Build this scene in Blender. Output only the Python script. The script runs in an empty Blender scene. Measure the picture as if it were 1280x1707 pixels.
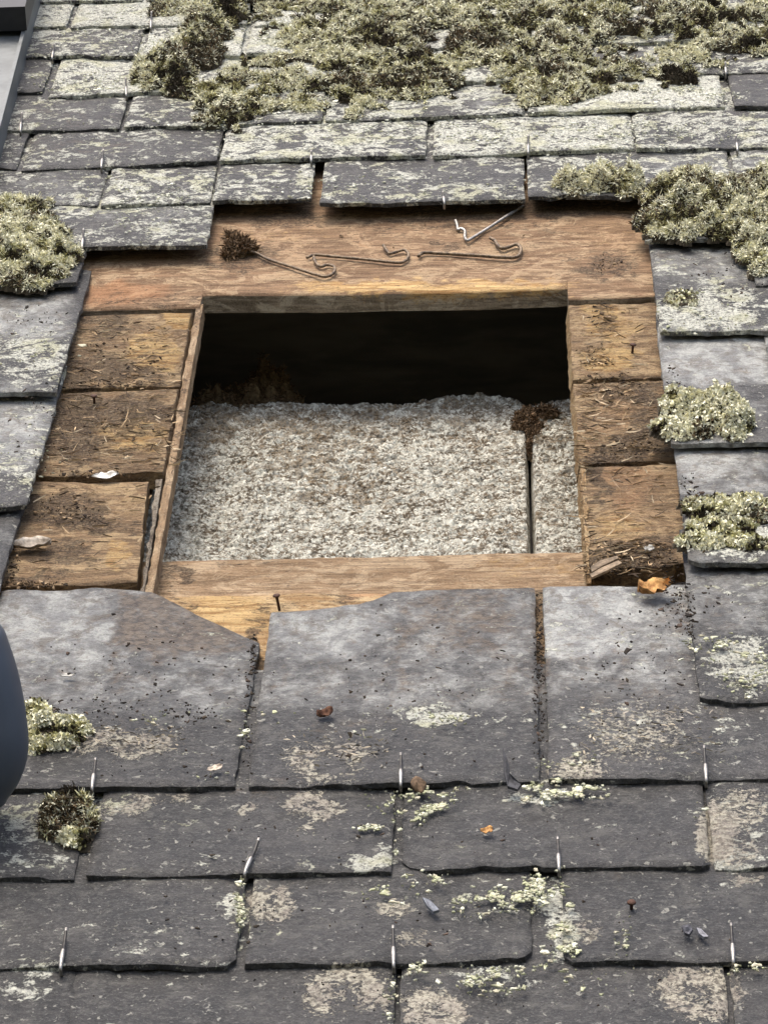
import bpy, math, random
import numpy as np
from mathutils import Matrix, Vector

random.seed(7)
RNG = np.random.default_rng(7)

# ------------------------------------------------------------------ camera, sky, sun, exposure
S = math.radians(47)                                   # roof pitch
ROOF = Matrix.Translation((0, 0, 4.2)) @ Matrix((
    (1, 0, 0, 0),
    (0, math.cos(S), -math.sin(S), 0),
    (0, math.sin(S), math.cos(S), 0),
    (0, 0, 0, 1)))                                     # roof axes: u along the courses, v up the slope, w out of the roof
FPX = 5784.3
CAM = np.array([0.0302892, -1.95485221, 1.34543224])
RC = np.array([[0.99906004, 0.02659192, -0.03423299],
               [0.0183344, 0.45638784, 0.88959203],
               [0.03927948, -0.8893835, 0.45547131]])
scene = bpy.context.scene
COL = scene.collection
cam_d = bpy.data.cameras.new('camera')
cam_d.sensor_fit = 'VERTICAL'
cam_d.sensor_height = 24
cam_d.lens = FPX / 1707 * 24
cam_d.clip_start = 0.05
cam_d.clip_end = 2000
cam = bpy.data.objects.new('camera', cam_d)
COL.objects.link(cam)
cm = Matrix.Identity(4)
for i in range(3):
    for j in range(3):
        cm[i][j] = RC[j][i]
    cm[i][3] = CAM[i]
cam.matrix_world = ROOF @ cm
scene.camera = cam

SUN_EL, SUN_AZ = math.radians(74), math.radians(-40)   # high, veiled sun; azimuth from -Y towards -X
world = bpy.data.worlds.new('World')
scene.world = world
world.use_nodes = True
wn = world.node_tree
wn.nodes.clear()
sky = wn.nodes.new('ShaderNodeTexSky')
sky.sky_type = 'NISHITA'
sky.sun_disc = False
sky.sun_elevation = SUN_EL
sky.sun_rotation = math.radians(220)
sky.dust_density = 6
sky.air_density = 1.0
sky.ozone_density = 1.0
bg = wn.nodes.new('ShaderNodeBackground')
bg.inputs['Strength'].default_value = 0.14
wo = wn.nodes.new('ShaderNodeOutputWorld')
wn.links.new(sky.outputs[0], bg.inputs[0])
wn.links.new(bg.outputs[0], wo.inputs[0])
sd = bpy.data.lights.new('sun', 'SUN')
sd.energy = 1.2
sd.angle = math.radians(28)
sd.color = (1.0, 0.955, 0.885)
sun = bpy.data.objects.new('sun', sd)
COL.objects.link(sun)
sv = Vector((math.cos(SUN_EL) * math.sin(SUN_AZ), -math.cos(SUN_EL) * math.cos(SUN_AZ), math.sin(SUN_EL)))
sun.rotation_euler = sv.to_track_quat('Z', 'Y').to_euler()
sun.location = (0, 0, 20)
vs = scene.view_settings
vs.view_transform = 'Standard'
vs.look = 'None'
vs.gamma = 1
vs.use_curve_mapping = False
vs.exposure = 1.18

# ------------------------------------------------------------------ helpers
W, E, T = 0.22, 0.115, 0.005                           # slate width, course exposure, slate thickness
WB = -0.0215                                           # face of the roof boards
SLOPE = T / E


def U(x, y, w=0.0):
    """photo point -> (u, v) on the plane w of the roof"""
    d = np.array([(x - 640) / FPX, (853.5 - y) / FPX, -1.0]) @ RC
    t = (w - CAM[2]) / d[2]
    p = CAM + d * t
    return p[0], p[1]


def PX(u, v, w):
    d = (np.stack([u, v, w], -1) - CAM) @ RC.T
    return 640 + FPX * d[..., 0] / -d[..., 2], 853.5 - FPX * d[..., 1] / -d[..., 2]


def _h(ix, iy, s):
    n = (ix.astype(np.int64) * 374761393 + iy.astype(np.int64) * 668265263 + s * 974634777) & 0xffffffff
    n = ((n ^ (n >> 13)) * 1274126177) & 0xffffffff
    n = n ^ (n >> 16)
    return (n & 0xffffff) / float(0x1000000)


def vn(x, y, s=0):
    x, y = np.asarray(x, float), np.asarray(y, float)
    ix, iy = np.floor(x), np.floor(y)
    fx, fy = x - ix, y - iy
    fx, fy = fx * fx * (3 - 2 * fx), fy * fy * (3 - 2 * fy)
    a, b = _h(ix, iy, s), _h(ix + 1, iy, s)
    c, d = _h(ix, iy + 1, s), _h(ix + 1, iy + 1, s)
    return (a * (1 - fx) + b * fx) * (1 - fy) + (c * (1 - fx) + d * fx) * fy


def fbm(x, y, s=0, o=4):
    t, a, n = 0, 1.0, 0
    for i in range(o):
        t = t + a * vn(np.asarray(x) * 2 ** i, np.asarray(y) * 2 ** i, s + i * 17)
        n += a
        a *= 0.5
    return t / n


def worley(x, y, s=0):
    ix, iy = np.floor(x), np.floor(y)
    f1 = np.full(np.shape(x), 9.0)
    f2 = np.full(np.shape(x), 9.0)
    cid = np.zeros(np.shape(x))
    for dx in (-1, 0, 1):
        for dy in (-1, 0, 1):
            cx, cy = ix + dx, iy + dy
            px, py = cx + _h(cx, cy, s), cy + _h(cx, cy, s + 5)
            d = np.hypot(x - px, y - py)
            n = d < f1
            f2 = np.where(n, f1, np.minimum(f2, d))
            cid = np.where(n, _h(cx, cy, s + 9), cid)
            f1 = np.where(n, d, f1)
    return f1, f2, cid


def sstep(a, b, x):
    t = np.clip((x - a) / (b - a), 0, 1)
    return t * t * (3 - 2 * t)


def mesh(name, V, F, mat, parent=None, loc=(0, 0, 0), attrs=None, smooth=True, mats=None, mi=None, roof=True):
    """link one mesh object; V in roof coordinates, loc becomes its origin"""
    V = np.asarray(V, float) - np.asarray(loc)
    me = bpy.data.meshes.new(name)
    if isinstance(F, np.ndarray):
        n, k = F.shape
        me.vertices.add(len(V))
        me.vertices.foreach_set('co', V.astype(np.float32).ravel())
        me.loops.add(n * k)
        me.loops.foreach_set('vertex_index', F.astype(np.int32).ravel())
        me.polygons.add(n)
        me.polygons.foreach_set('loop_start', np.arange(0, n * k, k, dtype=np.int32))
        me.polygons.foreach_set('loop_total', np.full(n, k, dtype=np.int32))
        me.update(calc_edges=True)
    else:
        me.from_pydata([tuple(v) for v in V], [], [tuple(f) for f in F])
    for k, a in (attrs or {}).items():
        a = np.asarray(a, np.float32)
        if a.ndim == 1:
            at = me.attributes.new(k, 'FLOAT', 'POINT')
            at.data.foreach_set('value', a)
        elif a.shape[1] == 3:
            at = me.attributes.new(k, 'FLOAT_VECTOR', 'POINT')
            at.data.foreach_set('vector', a.ravel())
        else:
            at = me.attributes.new(k, 'FLOAT_COLOR', 'POINT')
            at.data.foreach_set('color', a.ravel())
    for m in (mats or [mat]):
        me.materials.append(m)
    if mi is not None:
        me.polygons.foreach_set('material_index', np.asarray(mi, np.int32))
    me.validate()
    sm = np.full(len(me.polygons), bool(smooth))
    if smooth not in (True, False):
        sm = np.arange(len(me.polygons)) < smooth      # only the first faces (the worn top) are smooth
    me.polygons.foreach_set('use_smooth', sm)
    me.update()
    o = bpy.data.objects.new(name, me)
    COL.objects.link(o)
    place(o, parent, loc)
    return o


def place(o, parent, loc):
    if parent is not None:
        o.parent = parent
        o.location = Vector(loc) - Vector(parent.get('o', (0, 0, 0)))
    else:
        o.matrix_world = ROOF @ Matrix.Translation(loc)
    o['o'] = tuple(float(c) for c in loc)


def thing(name, label, cat, loc=(0, 0, 0), group=None):
    o = bpy.data.objects.new(name, None)
    o.empty_display_size = 0.02
    COL.objects.link(o)
    place(o, None, loc)
    return tag(o, label, cat, group)


def tag(o, label=None, cat=None, group=None, kind=None):
    for k, v in (('label', label), ('category', cat), ('group', group), ('kind', kind)):
        if v:
            o[k] = v
    return o


def grid_faces(nx, ny):
    i = np.arange((nx - 1) * (ny - 1))
    a = (i // (nx - 1)) * nx + i % (nx - 1)
    return np.stack([a, a + 1, a + nx + 1, a + nx], 1)


def ring(nx, ny):
    """border of a grid, counter-clockwise"""
    b = list(range(nx)) + [r * nx + nx - 1 for r in range(1, ny)]
    b += [(ny - 1) * nx + c for c in range(nx - 2, -1, -1)] + [r * nx for r in range(ny - 2, 0, -1)]
    return np.array(b)


def slab(nx, ny, P, thick, lower=None):
    """a grid of top points P made solid: skirts and an underside"""
    n = nx * ny
    r = ring(nx, ny)
    L = P[r].copy()
    L[:, 2] -= thick
    if lower is not None:
        L = lower(L, r)
    V = np.concatenate([P, L])
    F = [tuple(f) for f in grid_faces(nx, ny)]
    m = len(r)
    for i in range(m):
        j = (i + 1) % m
        F.append((r[i], n + i, n + j, r[j]))
    F.append(tuple(n + i for i in range(m - 1, -1, -1)))
    return V, F, r


def tube(path, rad, seg=8, caps=True):
    path = np.asarray(path, float)
    n = len(path)
    rad = np.broadcast_to(np.asarray(rad, float), (n,))
    tg = np.gradient(path, axis=0)
    tg /= np.linalg.norm(tg, axis=1)[:, None] + 1e-12
    up = np.array([0.31, 0.2, 0.93])
    V, F = [], []
    for i in range(n):
        s = np.cross(tg[i], up)
        s /= np.linalg.norm(s) + 1e-12
        b = np.cross(s, tg[i])
        for k in range(seg):
            a = 2 * math.pi * k / seg
            V.append(path[i] + rad[i] * (math.cos(a) * s + math.sin(a) * b))
    for i in range(n - 1):
        for k in range(seg):
            F.append((i * seg + k, i * seg + (k + 1) % seg, (i + 1) * seg + (k + 1) % seg, (i + 1) * seg + k))
    if caps:
        F.append(tuple(range(seg - 1, -1, -1)))
        F.append(tuple((n - 1) * seg + k for k in range(seg)))
    return np.array(V), F


def smooth_path(p, n=6):
    p = np.asarray(p, float)
    q = np.concatenate([[2 * p[0] - p[1]], p, [2 * p[-1] - p[-2]]])
    out = []
    for i in range(1, len(q) - 2):
        for k in range(n):
            t = k / n
            a, b, c, d = q[i - 1], q[i], q[i + 1], q[i + 2]
            out.append(0.5 * (2 * b + (c - a) * t + (2 * a - 5 * b + 4 * c - d) * t * t + (3 * b - a - 3 * c + d) * t ** 3))
    out.append(p[-1])
    return np.array(out)


def ell(x, y, cx, cy, rx, ry, soft=0.5):
    d = np.hypot((x - cx) / rx, (y - cy) / ry)
    return 1 - sstep(1 - soft, 1 + soft, d)


# ------------------------------------------------------------------ materials
def new_mat(name):
    m = bpy.data.materials.new(name)
    m.use_nodes = True
    t = m.node_tree
    b = t.nodes['Principled BSDF']
    return m, t, b


class NT:
    def __init__(self, t):
        self.t = t

    def n(self, kind, **kw):
        n = self.t.nodes.new(kind)
        for k, v in kw.items():
            setattr(n, k, v)
        return n

    def put(self, sock, v):
        if hasattr(v, 'is_linked') or isinstance(v, bpy.types.NodeSocket):
            self.t.links.new(v, sock)
        else:
            if isinstance(v, tuple) and len(v) == 3 and sock.type == 'RGBA':
                v = (*v, 1)
            sock.default_value = v

    def attr(self, name):
        return self.n('ShaderNodeAttribute', attribute_name=name)

    def mul(self, v, k):
        n = self.n('ShaderNodeVectorMath', operation='MULTIPLY')
        self.put(n.inputs[0], v)
        n.inputs[1].default_value = k
        return n.outputs[0]

    def noise(self, v, sc, det=4, rough=0.55, dist=0.0):
        n = self.n('ShaderNodeTexNoise')
        self.put(n.inputs['Vector'], v)
        n.inputs['Scale'].default_value = sc
        n.inputs['Detail'].default_value = det
        n.inputs['Roughness'].default_value = rough
        n.inputs['Distortion'].default_value = dist
        return n.outputs['Fac']

    def voro(self, v, sc, feat='F1'):
        n = self.n('ShaderNodeTexVoronoi', feature=feat)
        self.put(n.inputs['Vector'], v)
        n.inputs['Scale'].default_value = sc
        return n.outputs['Distance']

    def m(self, op, a, b=0.0, c=0.0, clamp=False):
        n = self.n('ShaderNodeMath', operation=op, use_clamp=clamp)
        self.put(n.inputs[0], a)
        self.put(n.inputs[1], b)
        self.put(n.inputs[2], c)
        return n.outputs[0]

    def rng(self, v, a, b, c=0.0, d=1.0):
        n = self.n('ShaderNodeMapRange', interpolation_type='SMOOTHSTEP')
        self.put(n.inputs[0], v)
        for i, k in enumerate((a, b, c, d)):
            n.inputs[1 + i].default_value = k
        return n.outputs[0]

    def mix(self, f, a, b, mode='MIX'):
        n = self.n('ShaderNodeMix', data_type='RGBA', blend_type=mode)
        self.put(n.inputs['Factor'], f)
        self.put(n.inputs['A'], a)
        self.put(n.inputs['B'], b)
        return n.outputs['Result']

    def bump(self, h, dist, strength=1.0, prev=None):
        n = self.n('ShaderNodeBump')
        n.inputs['Strength'].default_value = strength
        n.inputs['Distance'].default_value = dist
        self.put(n.inputs['Height'], h)
        if prev is not None:
            self.put(n.inputs['Normal'], prev)
        return n.outputs[0]


def mat_slate():
    m, t, b = new_mat('slate')
    g = NT(t)
    rc = g.attr('rc').outputs['Vector']
    mk = g.n('ShaderNodeSeparateColor')
    am = g.attr('mk')
    g.put(mk.inputs[0], am.outputs['Color'])
    lich, buff, pale = mk.outputs[0], mk.outputs[1], mk.outputs[2]
    brown = am.outputs['Alpha']
    tone = g.attr('tone').outputs['Fac']

    def amp(n, k):
        return g.m('MULTIPLY', g.m('SUBTRACT', n, 0.5), k)
    big = g.noise(rc, 16, 5, 0.6, 0.4)
    strk = g.noise(g.mul(rc, (1, 1.6, 1)), 80, 8, 0.72, 0.25)
    fine = g.noise(rc, 520, 4, 0.75)
    mid = g.noise(g.mul(rc, (1, 1.4, 1)), 130, 7, 0.7, 0.5)
    film = g.noise(g.mul(rc, (1, 1.4, 1)), 210, 6, 0.75, 0.2)
    c = g.mix(g.rng(big, 0.38, 0.62), (0.026, 0.0262, 0.0255), (0.050, 0.0475, 0.045))
    c = g.mix(g.m('MULTIPLY', g.rng(strk, 0.48, 0.62), 0.45), c, (0.115, 0.108, 0.098))
    c = g.mix(g.m('MULTIPLY', g.rng(mid, 0.5, 0.38), 0.55), c, (0.024, 0.022, 0.021))
    c = g.mix(g.m('MULTIPLY', g.rng(film, 0.53, 0.66), 0.62), c, (0.20, 0.195, 0.175))
    c = g.mix(g.m('MULTIPLY', g.rng(fine, 0.54, 0.68), 0.5), c, (0.22, 0.215, 0.20))
    c = g.mix(g.m('MULTIPLY', g.rng(fine, 0.46, 0.36), 0.6), c, (0.018, 0.016, 0.015))
    sp_ = g.noise(rc, 150, 3, 0.6, 0.5)
    c = g.mix(g.m('MULTIPLY', g.rng(sp_, 0.635, 0.675), 0.8), c, (0.40, 0.39, 0.33))
    c = g.mix(g.m('MULTIPLY', g.rng(g.noise(g.mul(rc, (1, 1.3, 1)), 40, 8, 0.78, 0.4), 0.52, 0.6), 0.42), c, (0.155, 0.148, 0.13))
    # clean slate that was covered until now
    pn = g.noise(g.mul(rc, (1, 0.75, 1)), 42, 8, 0.68, 0.35)
    pf = g.rng(g.m('ADD', pale, g.m('ADD', amp(mid, 0.7), amp(pn, 1.0))), 0.12, 0.85)
    pc = g.mix(g.rng(pn, 0.40, 0.6), (0.25, 0.253, 0.242), (0.47, 0.475, 0.44))
    pc = g.mix(g.m('MULTIPLY', g.rng(strk, 0.52, 0.42), 0.4), pc, (0.14, 0.142, 0.14))
    pc = g.mix(g.m('MULTIPLY', g.rng(fine, 0.5, 0.62), 0.4), pc, (0.11, 0.105, 0.1))
    pc = g.mix(g.m('MULTIPLY', g.rng(g.noise(rc, 48, 7, 0.75, 0.6), 0.52, 0.62), 0.7), pc, (0.15, 0.13, 0.10))
    c = g.mix(pf, c, pc)
    bf = g.rng(g.m('ADD', brown, amp(g.noise(rc, 60, 7, 0.75, 0.6), 2.2)), 0.25, 0.8)
    c = g.mix(g.m('MULTIPLY', bf, 0.82), c, g.mix(g.rng(mid, 0.4, 0.6), (0.055, 0.037, 0.024), (0.185, 0.135, 0.085)))
    # crust lichens: pale grey-white, and buff rings
    ln = g.noise(g.mul(rc, (1, 1.25, 1)), 40, 9, 0.64, 0.9)
    ln2 = g.noise(rc, 260, 6, 0.75, 0.3)
    lf = g.m('ADD', g.m('ADD', g.m('ADD', amp(ln, 2.3), amp(ln2, 0.8)), amp(g.noise(rc, 120, 6, 0.75, 0.6), 1.1)), amp(lich, 1.15))
    lm = g.rng(lf, -0.06, 0.12)
    lcol = g.mix(g.rng(ln2, 0.38, 0.56), (0.27, 0.27, 0.235), (0.74, 0.74, 0.63))
    lcol = g.mix(g.rng(g.noise(rc, 26, 4), 0.5, 0.62), lcol, g.mix(0.5, lcol, (0.55, 0.54, 0.32)))
    lcol = g.mix(g.m('MULTIPLY', g.rng(fine, 0.47, 0.36), 0.7), lcol, (0.10, 0.095, 0.08))
    c = g.mix(g.m('MULTIPLY', lm, 0.9), c, lcol)
    bn = g.m('ADD', g.m('ADD', amp(g.noise(rc, 95, 8, 0.75, 1.6), 2.3), amp(ln2, 1.6)), amp(buff, 1.1))
    bm = g.rng(bn, -0.03, 0.12)
    bcol = g.mix(g.rng(ln2, 0.42, 0.58), (0.19, 0.165, 0.125), (0.62, 0.575, 0.445))
    bcol = g.mix(g.rng(g.noise(rc, 40, 3), 0.45, 0.6), bcol, g.mix(0.5, bcol, (0.36, 0.31, 0.26)))
    c = g.mix(g.m('MULTIPLY', bm, 0.9), c, bcol)
    hs = g.n('ShaderNodeVectorMath', operation='SCALE')
    g.put(hs.inputs[0], c)
    g.put(hs.inputs['Scale'], tone)
    g.put(b.inputs['Base Color'], hs.outputs[0])
    g.put(b.inputs['Roughness'], g.rng(lm, 0, 1, 0.52, 0.9))
    b.inputs['Specular IOR Level'].default_value = 0.42
    h = g.m('ADD', g.m('MULTIPLY', strk, 1.0), g.m('MULTIPLY', mid, 0.6))
    nb = g.bump(h, 0.0048, 1.0)
    nb = g.bump(g.m('ADD', g.m('ADD', fine, film), g.m('MULTIPLY', g.m('ADD', lm, bm), g.m('ADD', ln2, 0.3))), 0.0017, 1.0, nb)
    g.put(b.inputs['Normal'], nb)
    return m


def mat_wood(name, dark, midc, light):
    m, t, b = new_mat(name)
    g = NT(t)
    rc = g.attr('rc').outputs['Vector']
    mk = g.n('ShaderNodeSeparateColor')
    am = g.attr('mk')
    g.put(mk.inputs[0], am.outputs['Color'])
    dirt, fresh, red = mk.outputs[0], mk.outputs[1], mk.outputs[2]
    rough = am.outputs['Alpha']                        # decayed, fibrous
    def amp(n, k):
        return g.m('MULTIPLY', g.m('SUBTRACT', n, 0.5), k)
    grain = g.noise(g.mul(rc, (0.10, 1, 1)), 190, 6, 0.65, 0.5)
    grain2 = g.noise(g.mul(rc, (0.05, 1, 1)), 420, 4, 0.65)
    blot = g.noise(g.mul(rc, (0.8, 1.2, 1)), 30, 8, 0.74, 1.0)
    fib = g.noise(g.mul(rc, (0.5, 1.2, 1)), 130, 8, 0.75, 2.0)
    clot = g.noise(g.mul(rc, (0.6, 1.2, 1)), 62, 8, 0.75, 1.4)
    fine = g.noise(rc, 480, 4, 0.75)
    c = g.mix(g.rng(grain, 0.38, 0.62), dark, midc)
    c = g.mix(g.m('MULTIPLY', g.rng(blot, 0.47, 0.57), 0.9), c, light)
    c = g.mix(g.m('MULTIPLY', g.rng(grain2, 0.5, 0.62), 0.45), c, g.mix(0.6, dark, (0.04, 0.025, 0.016)))
    c = g.mix(g.rng(g.m('ADD', fresh, g.m('ADD', amp(fib, 1.4), amp(clot, 1.2))), 0.3, 0.8), c,
              g.mix(g.rng(grain, 0.38, 0.6), (0.36, 0.20, 0.07), (0.66, 0.46, 0.21)))
    c = g.mix(g.m('MULTIPLY', g.rng(g.m('ADD', red, amp(blot, 1.8)), 0.3, 0.9), 0.55), c, (0.37, 0.165, 0.07))
    df = g.rng(g.m('ADD', dirt, g.m('ADD', g.m('ADD', amp(fib, 1.9), amp(blot, 1.4)), amp(clot, 1.8))), 0.26, 0.62)
    c = g.mix(g.m('MULTIPLY', df, 0.8), c, g.mix(g.rng(fine, 0.42, 0.62), (0.020, 0.014, 0.010), (0.12, 0.078, 0.046)))
    gr = g.m('MULTIPLY', g.m('MULTIPLY', rough, g.rng(g.noise(g.mul(rc, (0.45, 1.3, 1)), 240, 6, 0.75, 2.4), 0.54, 0.63)), 0.75)
    c = g.mix(gr, c, (0.46, 0.37, 0.25))
    c = g.mix(g.m('MULTIPLY', g.rng(fine, 0.55, 0.68), 0.35), c, light)
    c = g.mix(g.m('MULTIPLY', g.rng(fine, 0.45, 0.34), 0.5), c, (0.03, 0.02, 0.013))
    g.put(b.inputs['Base Color'], c)
    b.inputs['Roughness'].default_value = 0.85
    b.inputs['Specular IOR Level'].default_value = 0.25
    h = g.m('ADD', g.m('MULTIPLY', g.m('ADD', fib, clot), g.m('ADD', g.m('MULTIPLY', rough, 1.5), 0.2)), g.m('MULTIPLY', grain, 0.6))
    nb = g.bump(h, 0.0062, 1.0)
    nb = g.bump(fine, 0.0011, 0.8, nb)
    g.put(b.inputs['Normal'], nb)
    return m


def mat_col(name, rough=0.85, spec=0.25, bumpd=0.0006, var=0.35, scale=300):
    """colour from the mesh's own 'col' attribute (each strand or flake has its colour) with fine mottling"""
    m, t, b = new_mat(name)
    g = NT(t)
    c = g.attr('col').outputs['Color']
    geo = g.n('ShaderNodeTexCoord').outputs['Object']
    n = g.noise(geo, scale, 4, 0.7)
    f = g.rng(n, 0.3, 0.7, 1 - var, 1 + var)
    hs = g.n('ShaderNodeVectorMath', operation='SCALE')
    g.put(hs.inputs[0], c)
    g.put(hs.inputs['Scale'], f)
    g.put(b.inputs['Base Color'], hs.outputs[0])
    b.inputs['Roughness'].default_value = rough
    b.inputs['Specular IOR Level'].default_value = spec
    g.put(b.inputs['Normal'], g.bump(n, bumpd, 0.8))
    return m


def mat_plain(name, c1, c2, scale=60, rough=0.7, metal=0.0, bumpd=0.0008, spec=0.4, stretch=(1, 1, 1), r2=None):
    m, t, b = new_mat(name)
    g = NT(t)
    geo = g.mul(g.n('ShaderNodeTexCoord').outputs['Object'], stretch)
    n = g.noise(geo, scale, 6, 0.66, 0.3)
    g.put(b.inputs['Base Color'], g.mix(g.rng(n, 0.32, 0.68), c1, c2))
    g.put(b.inputs['Roughness'], g.rng(n, 0.3, 0.7, rough, r2 if r2 is not None else rough))
    b.inputs['Metallic'].default_value = metal
    b.inputs['Specular IOR Level'].default_value = spec
    g.put(b.inputs['Normal'], g.bump(n, bumpd, 0.8))
    return m


def mat_insulation():
    m, t, b = new_mat('insulation')
    g = NT(t)
    rc = g.attr('rc').outputs['Vector']
    dirt = g.attr('dirt').outputs['Fac']  # dirt mask; also carries shade painted into the slab's upper zone
    cell = g.attr('cell').outputs['Fac']
    n1 = g.noise(rc, 260, 6, 0.7, 0.6)
    n2 = g.noise(rc, 45, 6, 0.72, 0.9)
    n3 = g.noise(rc, 120, 7, 0.75, 1.2)
    c = g.mix(g.rng(cell, 0.05, 0.95), (0.40, 0.39, 0.33), (0.64, 0.63, 0.54))
    c = g.mix(g.m('MULTIPLY', g.rng(n1, 0.5, 0.6), 0.4), c, (0.21, 0.175, 0.12))
    c = g.mix(g.m('MULTIPLY', g.rng(n3, 0.52, 0.58), 0.8), c, (0.11, 0.078, 0.045))
    c = g.mix(g.m('MULTIPLY', g.rng(g.noise(rc, 210, 5, 0.7, 1.5), 0.56, 0.61), 0.8), c, (0.06, 0.042, 0.026))
    c = g.mix(g.m('MULTIPLY', g.rng(n3, 0.44, 0.36), 0.6), c, (0.68, 0.67, 0.58))
    wv = g.n('ShaderNodeVectorMath', operation='ADD')
    nz = g.n('ShaderNodeTexNoise')
    g.put(nz.inputs['Vector'], rc)
    nz.inputs['Scale'].default_value = 110
    nz.inputs['Detail'].default_value = 4
    g.put(wv.inputs[0], rc)
    g.put(wv.inputs[1], g.mul(nz.outputs['Color'], (.009, .009, .009)))
    ck = g.voro(wv.outputs[0], 105, 'DISTANCE_TO_EDGE')
    ckm = g.m('MULTIPLY', g.rng(ck, 0.13, 0.03), g.rng(g.noise(rc, 30, 4, 0.7), 0.42, 0.58))
    c = g.mix(g.m('MULTIPLY', ckm, 0.85), c, (0.085, 0.06, 0.036))
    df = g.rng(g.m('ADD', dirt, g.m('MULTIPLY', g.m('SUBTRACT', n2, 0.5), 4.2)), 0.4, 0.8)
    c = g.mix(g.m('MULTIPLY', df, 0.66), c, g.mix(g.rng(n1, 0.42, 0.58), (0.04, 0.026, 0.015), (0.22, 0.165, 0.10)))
    g.put(b.inputs['Base Color'], c)
    b.inputs['Roughness'].default_value = 0.95
    b.inputs['Specular IOR Level'].default_value = 0.1
    g.put(b.inputs['Normal'], g.bump(n1, 0.0022, 1.0))
    return m


M_SLATE = mat_slate()
M_WOOD_TOP = mat_wood('orange brown board', (0.165, 0.098, 0.053), (0.31, 0.195, 0.11), (0.47, 0.335, 0.20))
M_WOOD_OLD = mat_wood('decayed board', (0.18, 0.115, 0.062), (0.36, 0.235, 0.125), (0.56, 0.40, 0.22))
M_WOOD_CUT = mat_wood('sawn timber', (0.27, 0.175, 0.095), (0.43, 0.29, 0.165), (0.58, 0.43, 0.27))
M_WOOD_GREY = mat_wood('weathered cut edge', (0.15, 0.12, 0.085), (0.32, 0.265, 0.20), (0.46, 0.40, 0.31))
M_WOOD_FRESH = mat_wood('fresh pine board', (0.34, 0.20, 0.085), (0.50, 0.33, 0.16), (0.64, 0.47, 0.26))
M_INS = mat_insulation()
M_MOSS = mat_col('moss', spec=0.08)
M_LICH = mat_col('lichen', spec=0.1, var=0.25)
M_CRUMB = mat_col('litter', var=0.3)
M_HOOK = mat_plain('hook steel', (0.20, 0.19, 0.175), (0.42, 0.40, 0.365), 220, 0.48, 0.9, 0.0002, 0.5, r2=0.55)
M_RUST = mat_plain('tarnished hook wire', (0.045, 0.032, 0.022), (0.22, 0.16, 0.10), 260, 0.55, 0.45, 0.0005)
M_TIP = mat_plain('blackened hook tip', (0.015, 0.014, 0.013), (0.045, 0.04, 0.034), 300, 0.5, 0.3, 0.0003)
M_NAIL = mat_plain('rusty nail', (0.03, 0.015, 0.01), (0.09, 0.04, 0.022), 400, 0.75, 0.3)
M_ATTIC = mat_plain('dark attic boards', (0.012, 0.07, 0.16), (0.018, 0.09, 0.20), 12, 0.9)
M_BEAM = mat_plain('dark old beam', (0.16, 0.15, 0.14), (0.30, 0.27, 0.24), 30, 0.9, stretch=(0.2, 1, 1))
M_ZINC = mat_plain('dull grey sheet metal', (0.09, 0.098, 0.10), (0.17, 0.18, 0.18), 35, 0.5, 0.35, 0.0003, r2=0.7)
M_CAP = mat_plain('dark painted metal', (0.007, 0.008, 0.011), (0.015, 0.016, 0.02), 40, 0.5, 0.0, 0.0003)
M_COVER = mat_plain('slate blue plastic', (0.052, 0.063, 0.082), (0.064, 0.076, 0.096), 14, 0.5, 0.0, 0.0001, 0.3)
M_GROUND = mat_plain('ground', (0.05, 0.065, 0.03), (0.12, 0.10, 0.07), 1.5, 0.95, bumpd=0.02)

# ------------------------------------------------------------------ ground and the dark attic behind the hole
me = bpy.data.meshes.new('ground')
me.from_pydata([(-600, -600, 0), (600, -600, 0), (600, 600, 0), (-600, 600, 0)], [], [(0, 1, 2, 3)])
me.materials.append(M_GROUND)
o = bpy.data.objects.new('ground', me)
COL.objects.link(o)
tag(o, kind='structure')

roof = bpy.data.objects.new('roof', None)
COL.objects.link(roof)
roof.empty_display_size = 0.1
place(roof, None, (0, 0, 0))
tag(roof, 'weathered slate roof with slates stripped round a hole sawn through its boards', 'roof', kind='structure')


def box_vf(u0, u1, v0, v1, w0, w1):
    V = [(u0, v0, w0), (u1, v0, w0), (u1, v1, w0), (u0, v1, w0), (u0, v0, w1), (u1, v0, w1), (u1, v1, w1), (u0, v1, w1)]
    F = [(0, 3, 2, 1), (4, 5, 6, 7), (0, 1, 5, 4), (1, 2, 6, 5), (2, 3, 7, 6), (3, 0, 4, 7)]
    return V, F


def join(parts):
    V, F, n = [], [], 0
    for v, f in parts:
        V += [tuple(p) for p in v]
        F += [tuple(i + n for i in q) for q in f]
        n += len(v)
    return V, F


U0, U1 = -0.47, 0.235                                   # extent of the separately built boards
V0 = U(600, 1150, WB)[1]
V1 = U(600, 240, WB)[1]
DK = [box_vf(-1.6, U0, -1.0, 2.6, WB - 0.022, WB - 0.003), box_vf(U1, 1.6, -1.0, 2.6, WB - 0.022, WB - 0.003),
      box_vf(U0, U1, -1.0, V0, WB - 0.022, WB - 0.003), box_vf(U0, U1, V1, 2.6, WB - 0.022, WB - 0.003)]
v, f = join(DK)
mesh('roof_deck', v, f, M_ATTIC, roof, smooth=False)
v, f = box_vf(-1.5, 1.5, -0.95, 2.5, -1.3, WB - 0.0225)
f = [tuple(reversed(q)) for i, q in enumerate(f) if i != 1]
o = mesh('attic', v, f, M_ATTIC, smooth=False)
tag(o, kind='structure')
yb = U(640, 514, -0.16)[1]
v, f = box_vf(-1.2, 1.2, yb + 0.004, yb + 0.09, -0.30, -0.12)
mesh('purlin', v, f, M_BEAM, o, smooth=False)

# ------------------------------------------------------------------ slates
LEN = 2.72 * E

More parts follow.
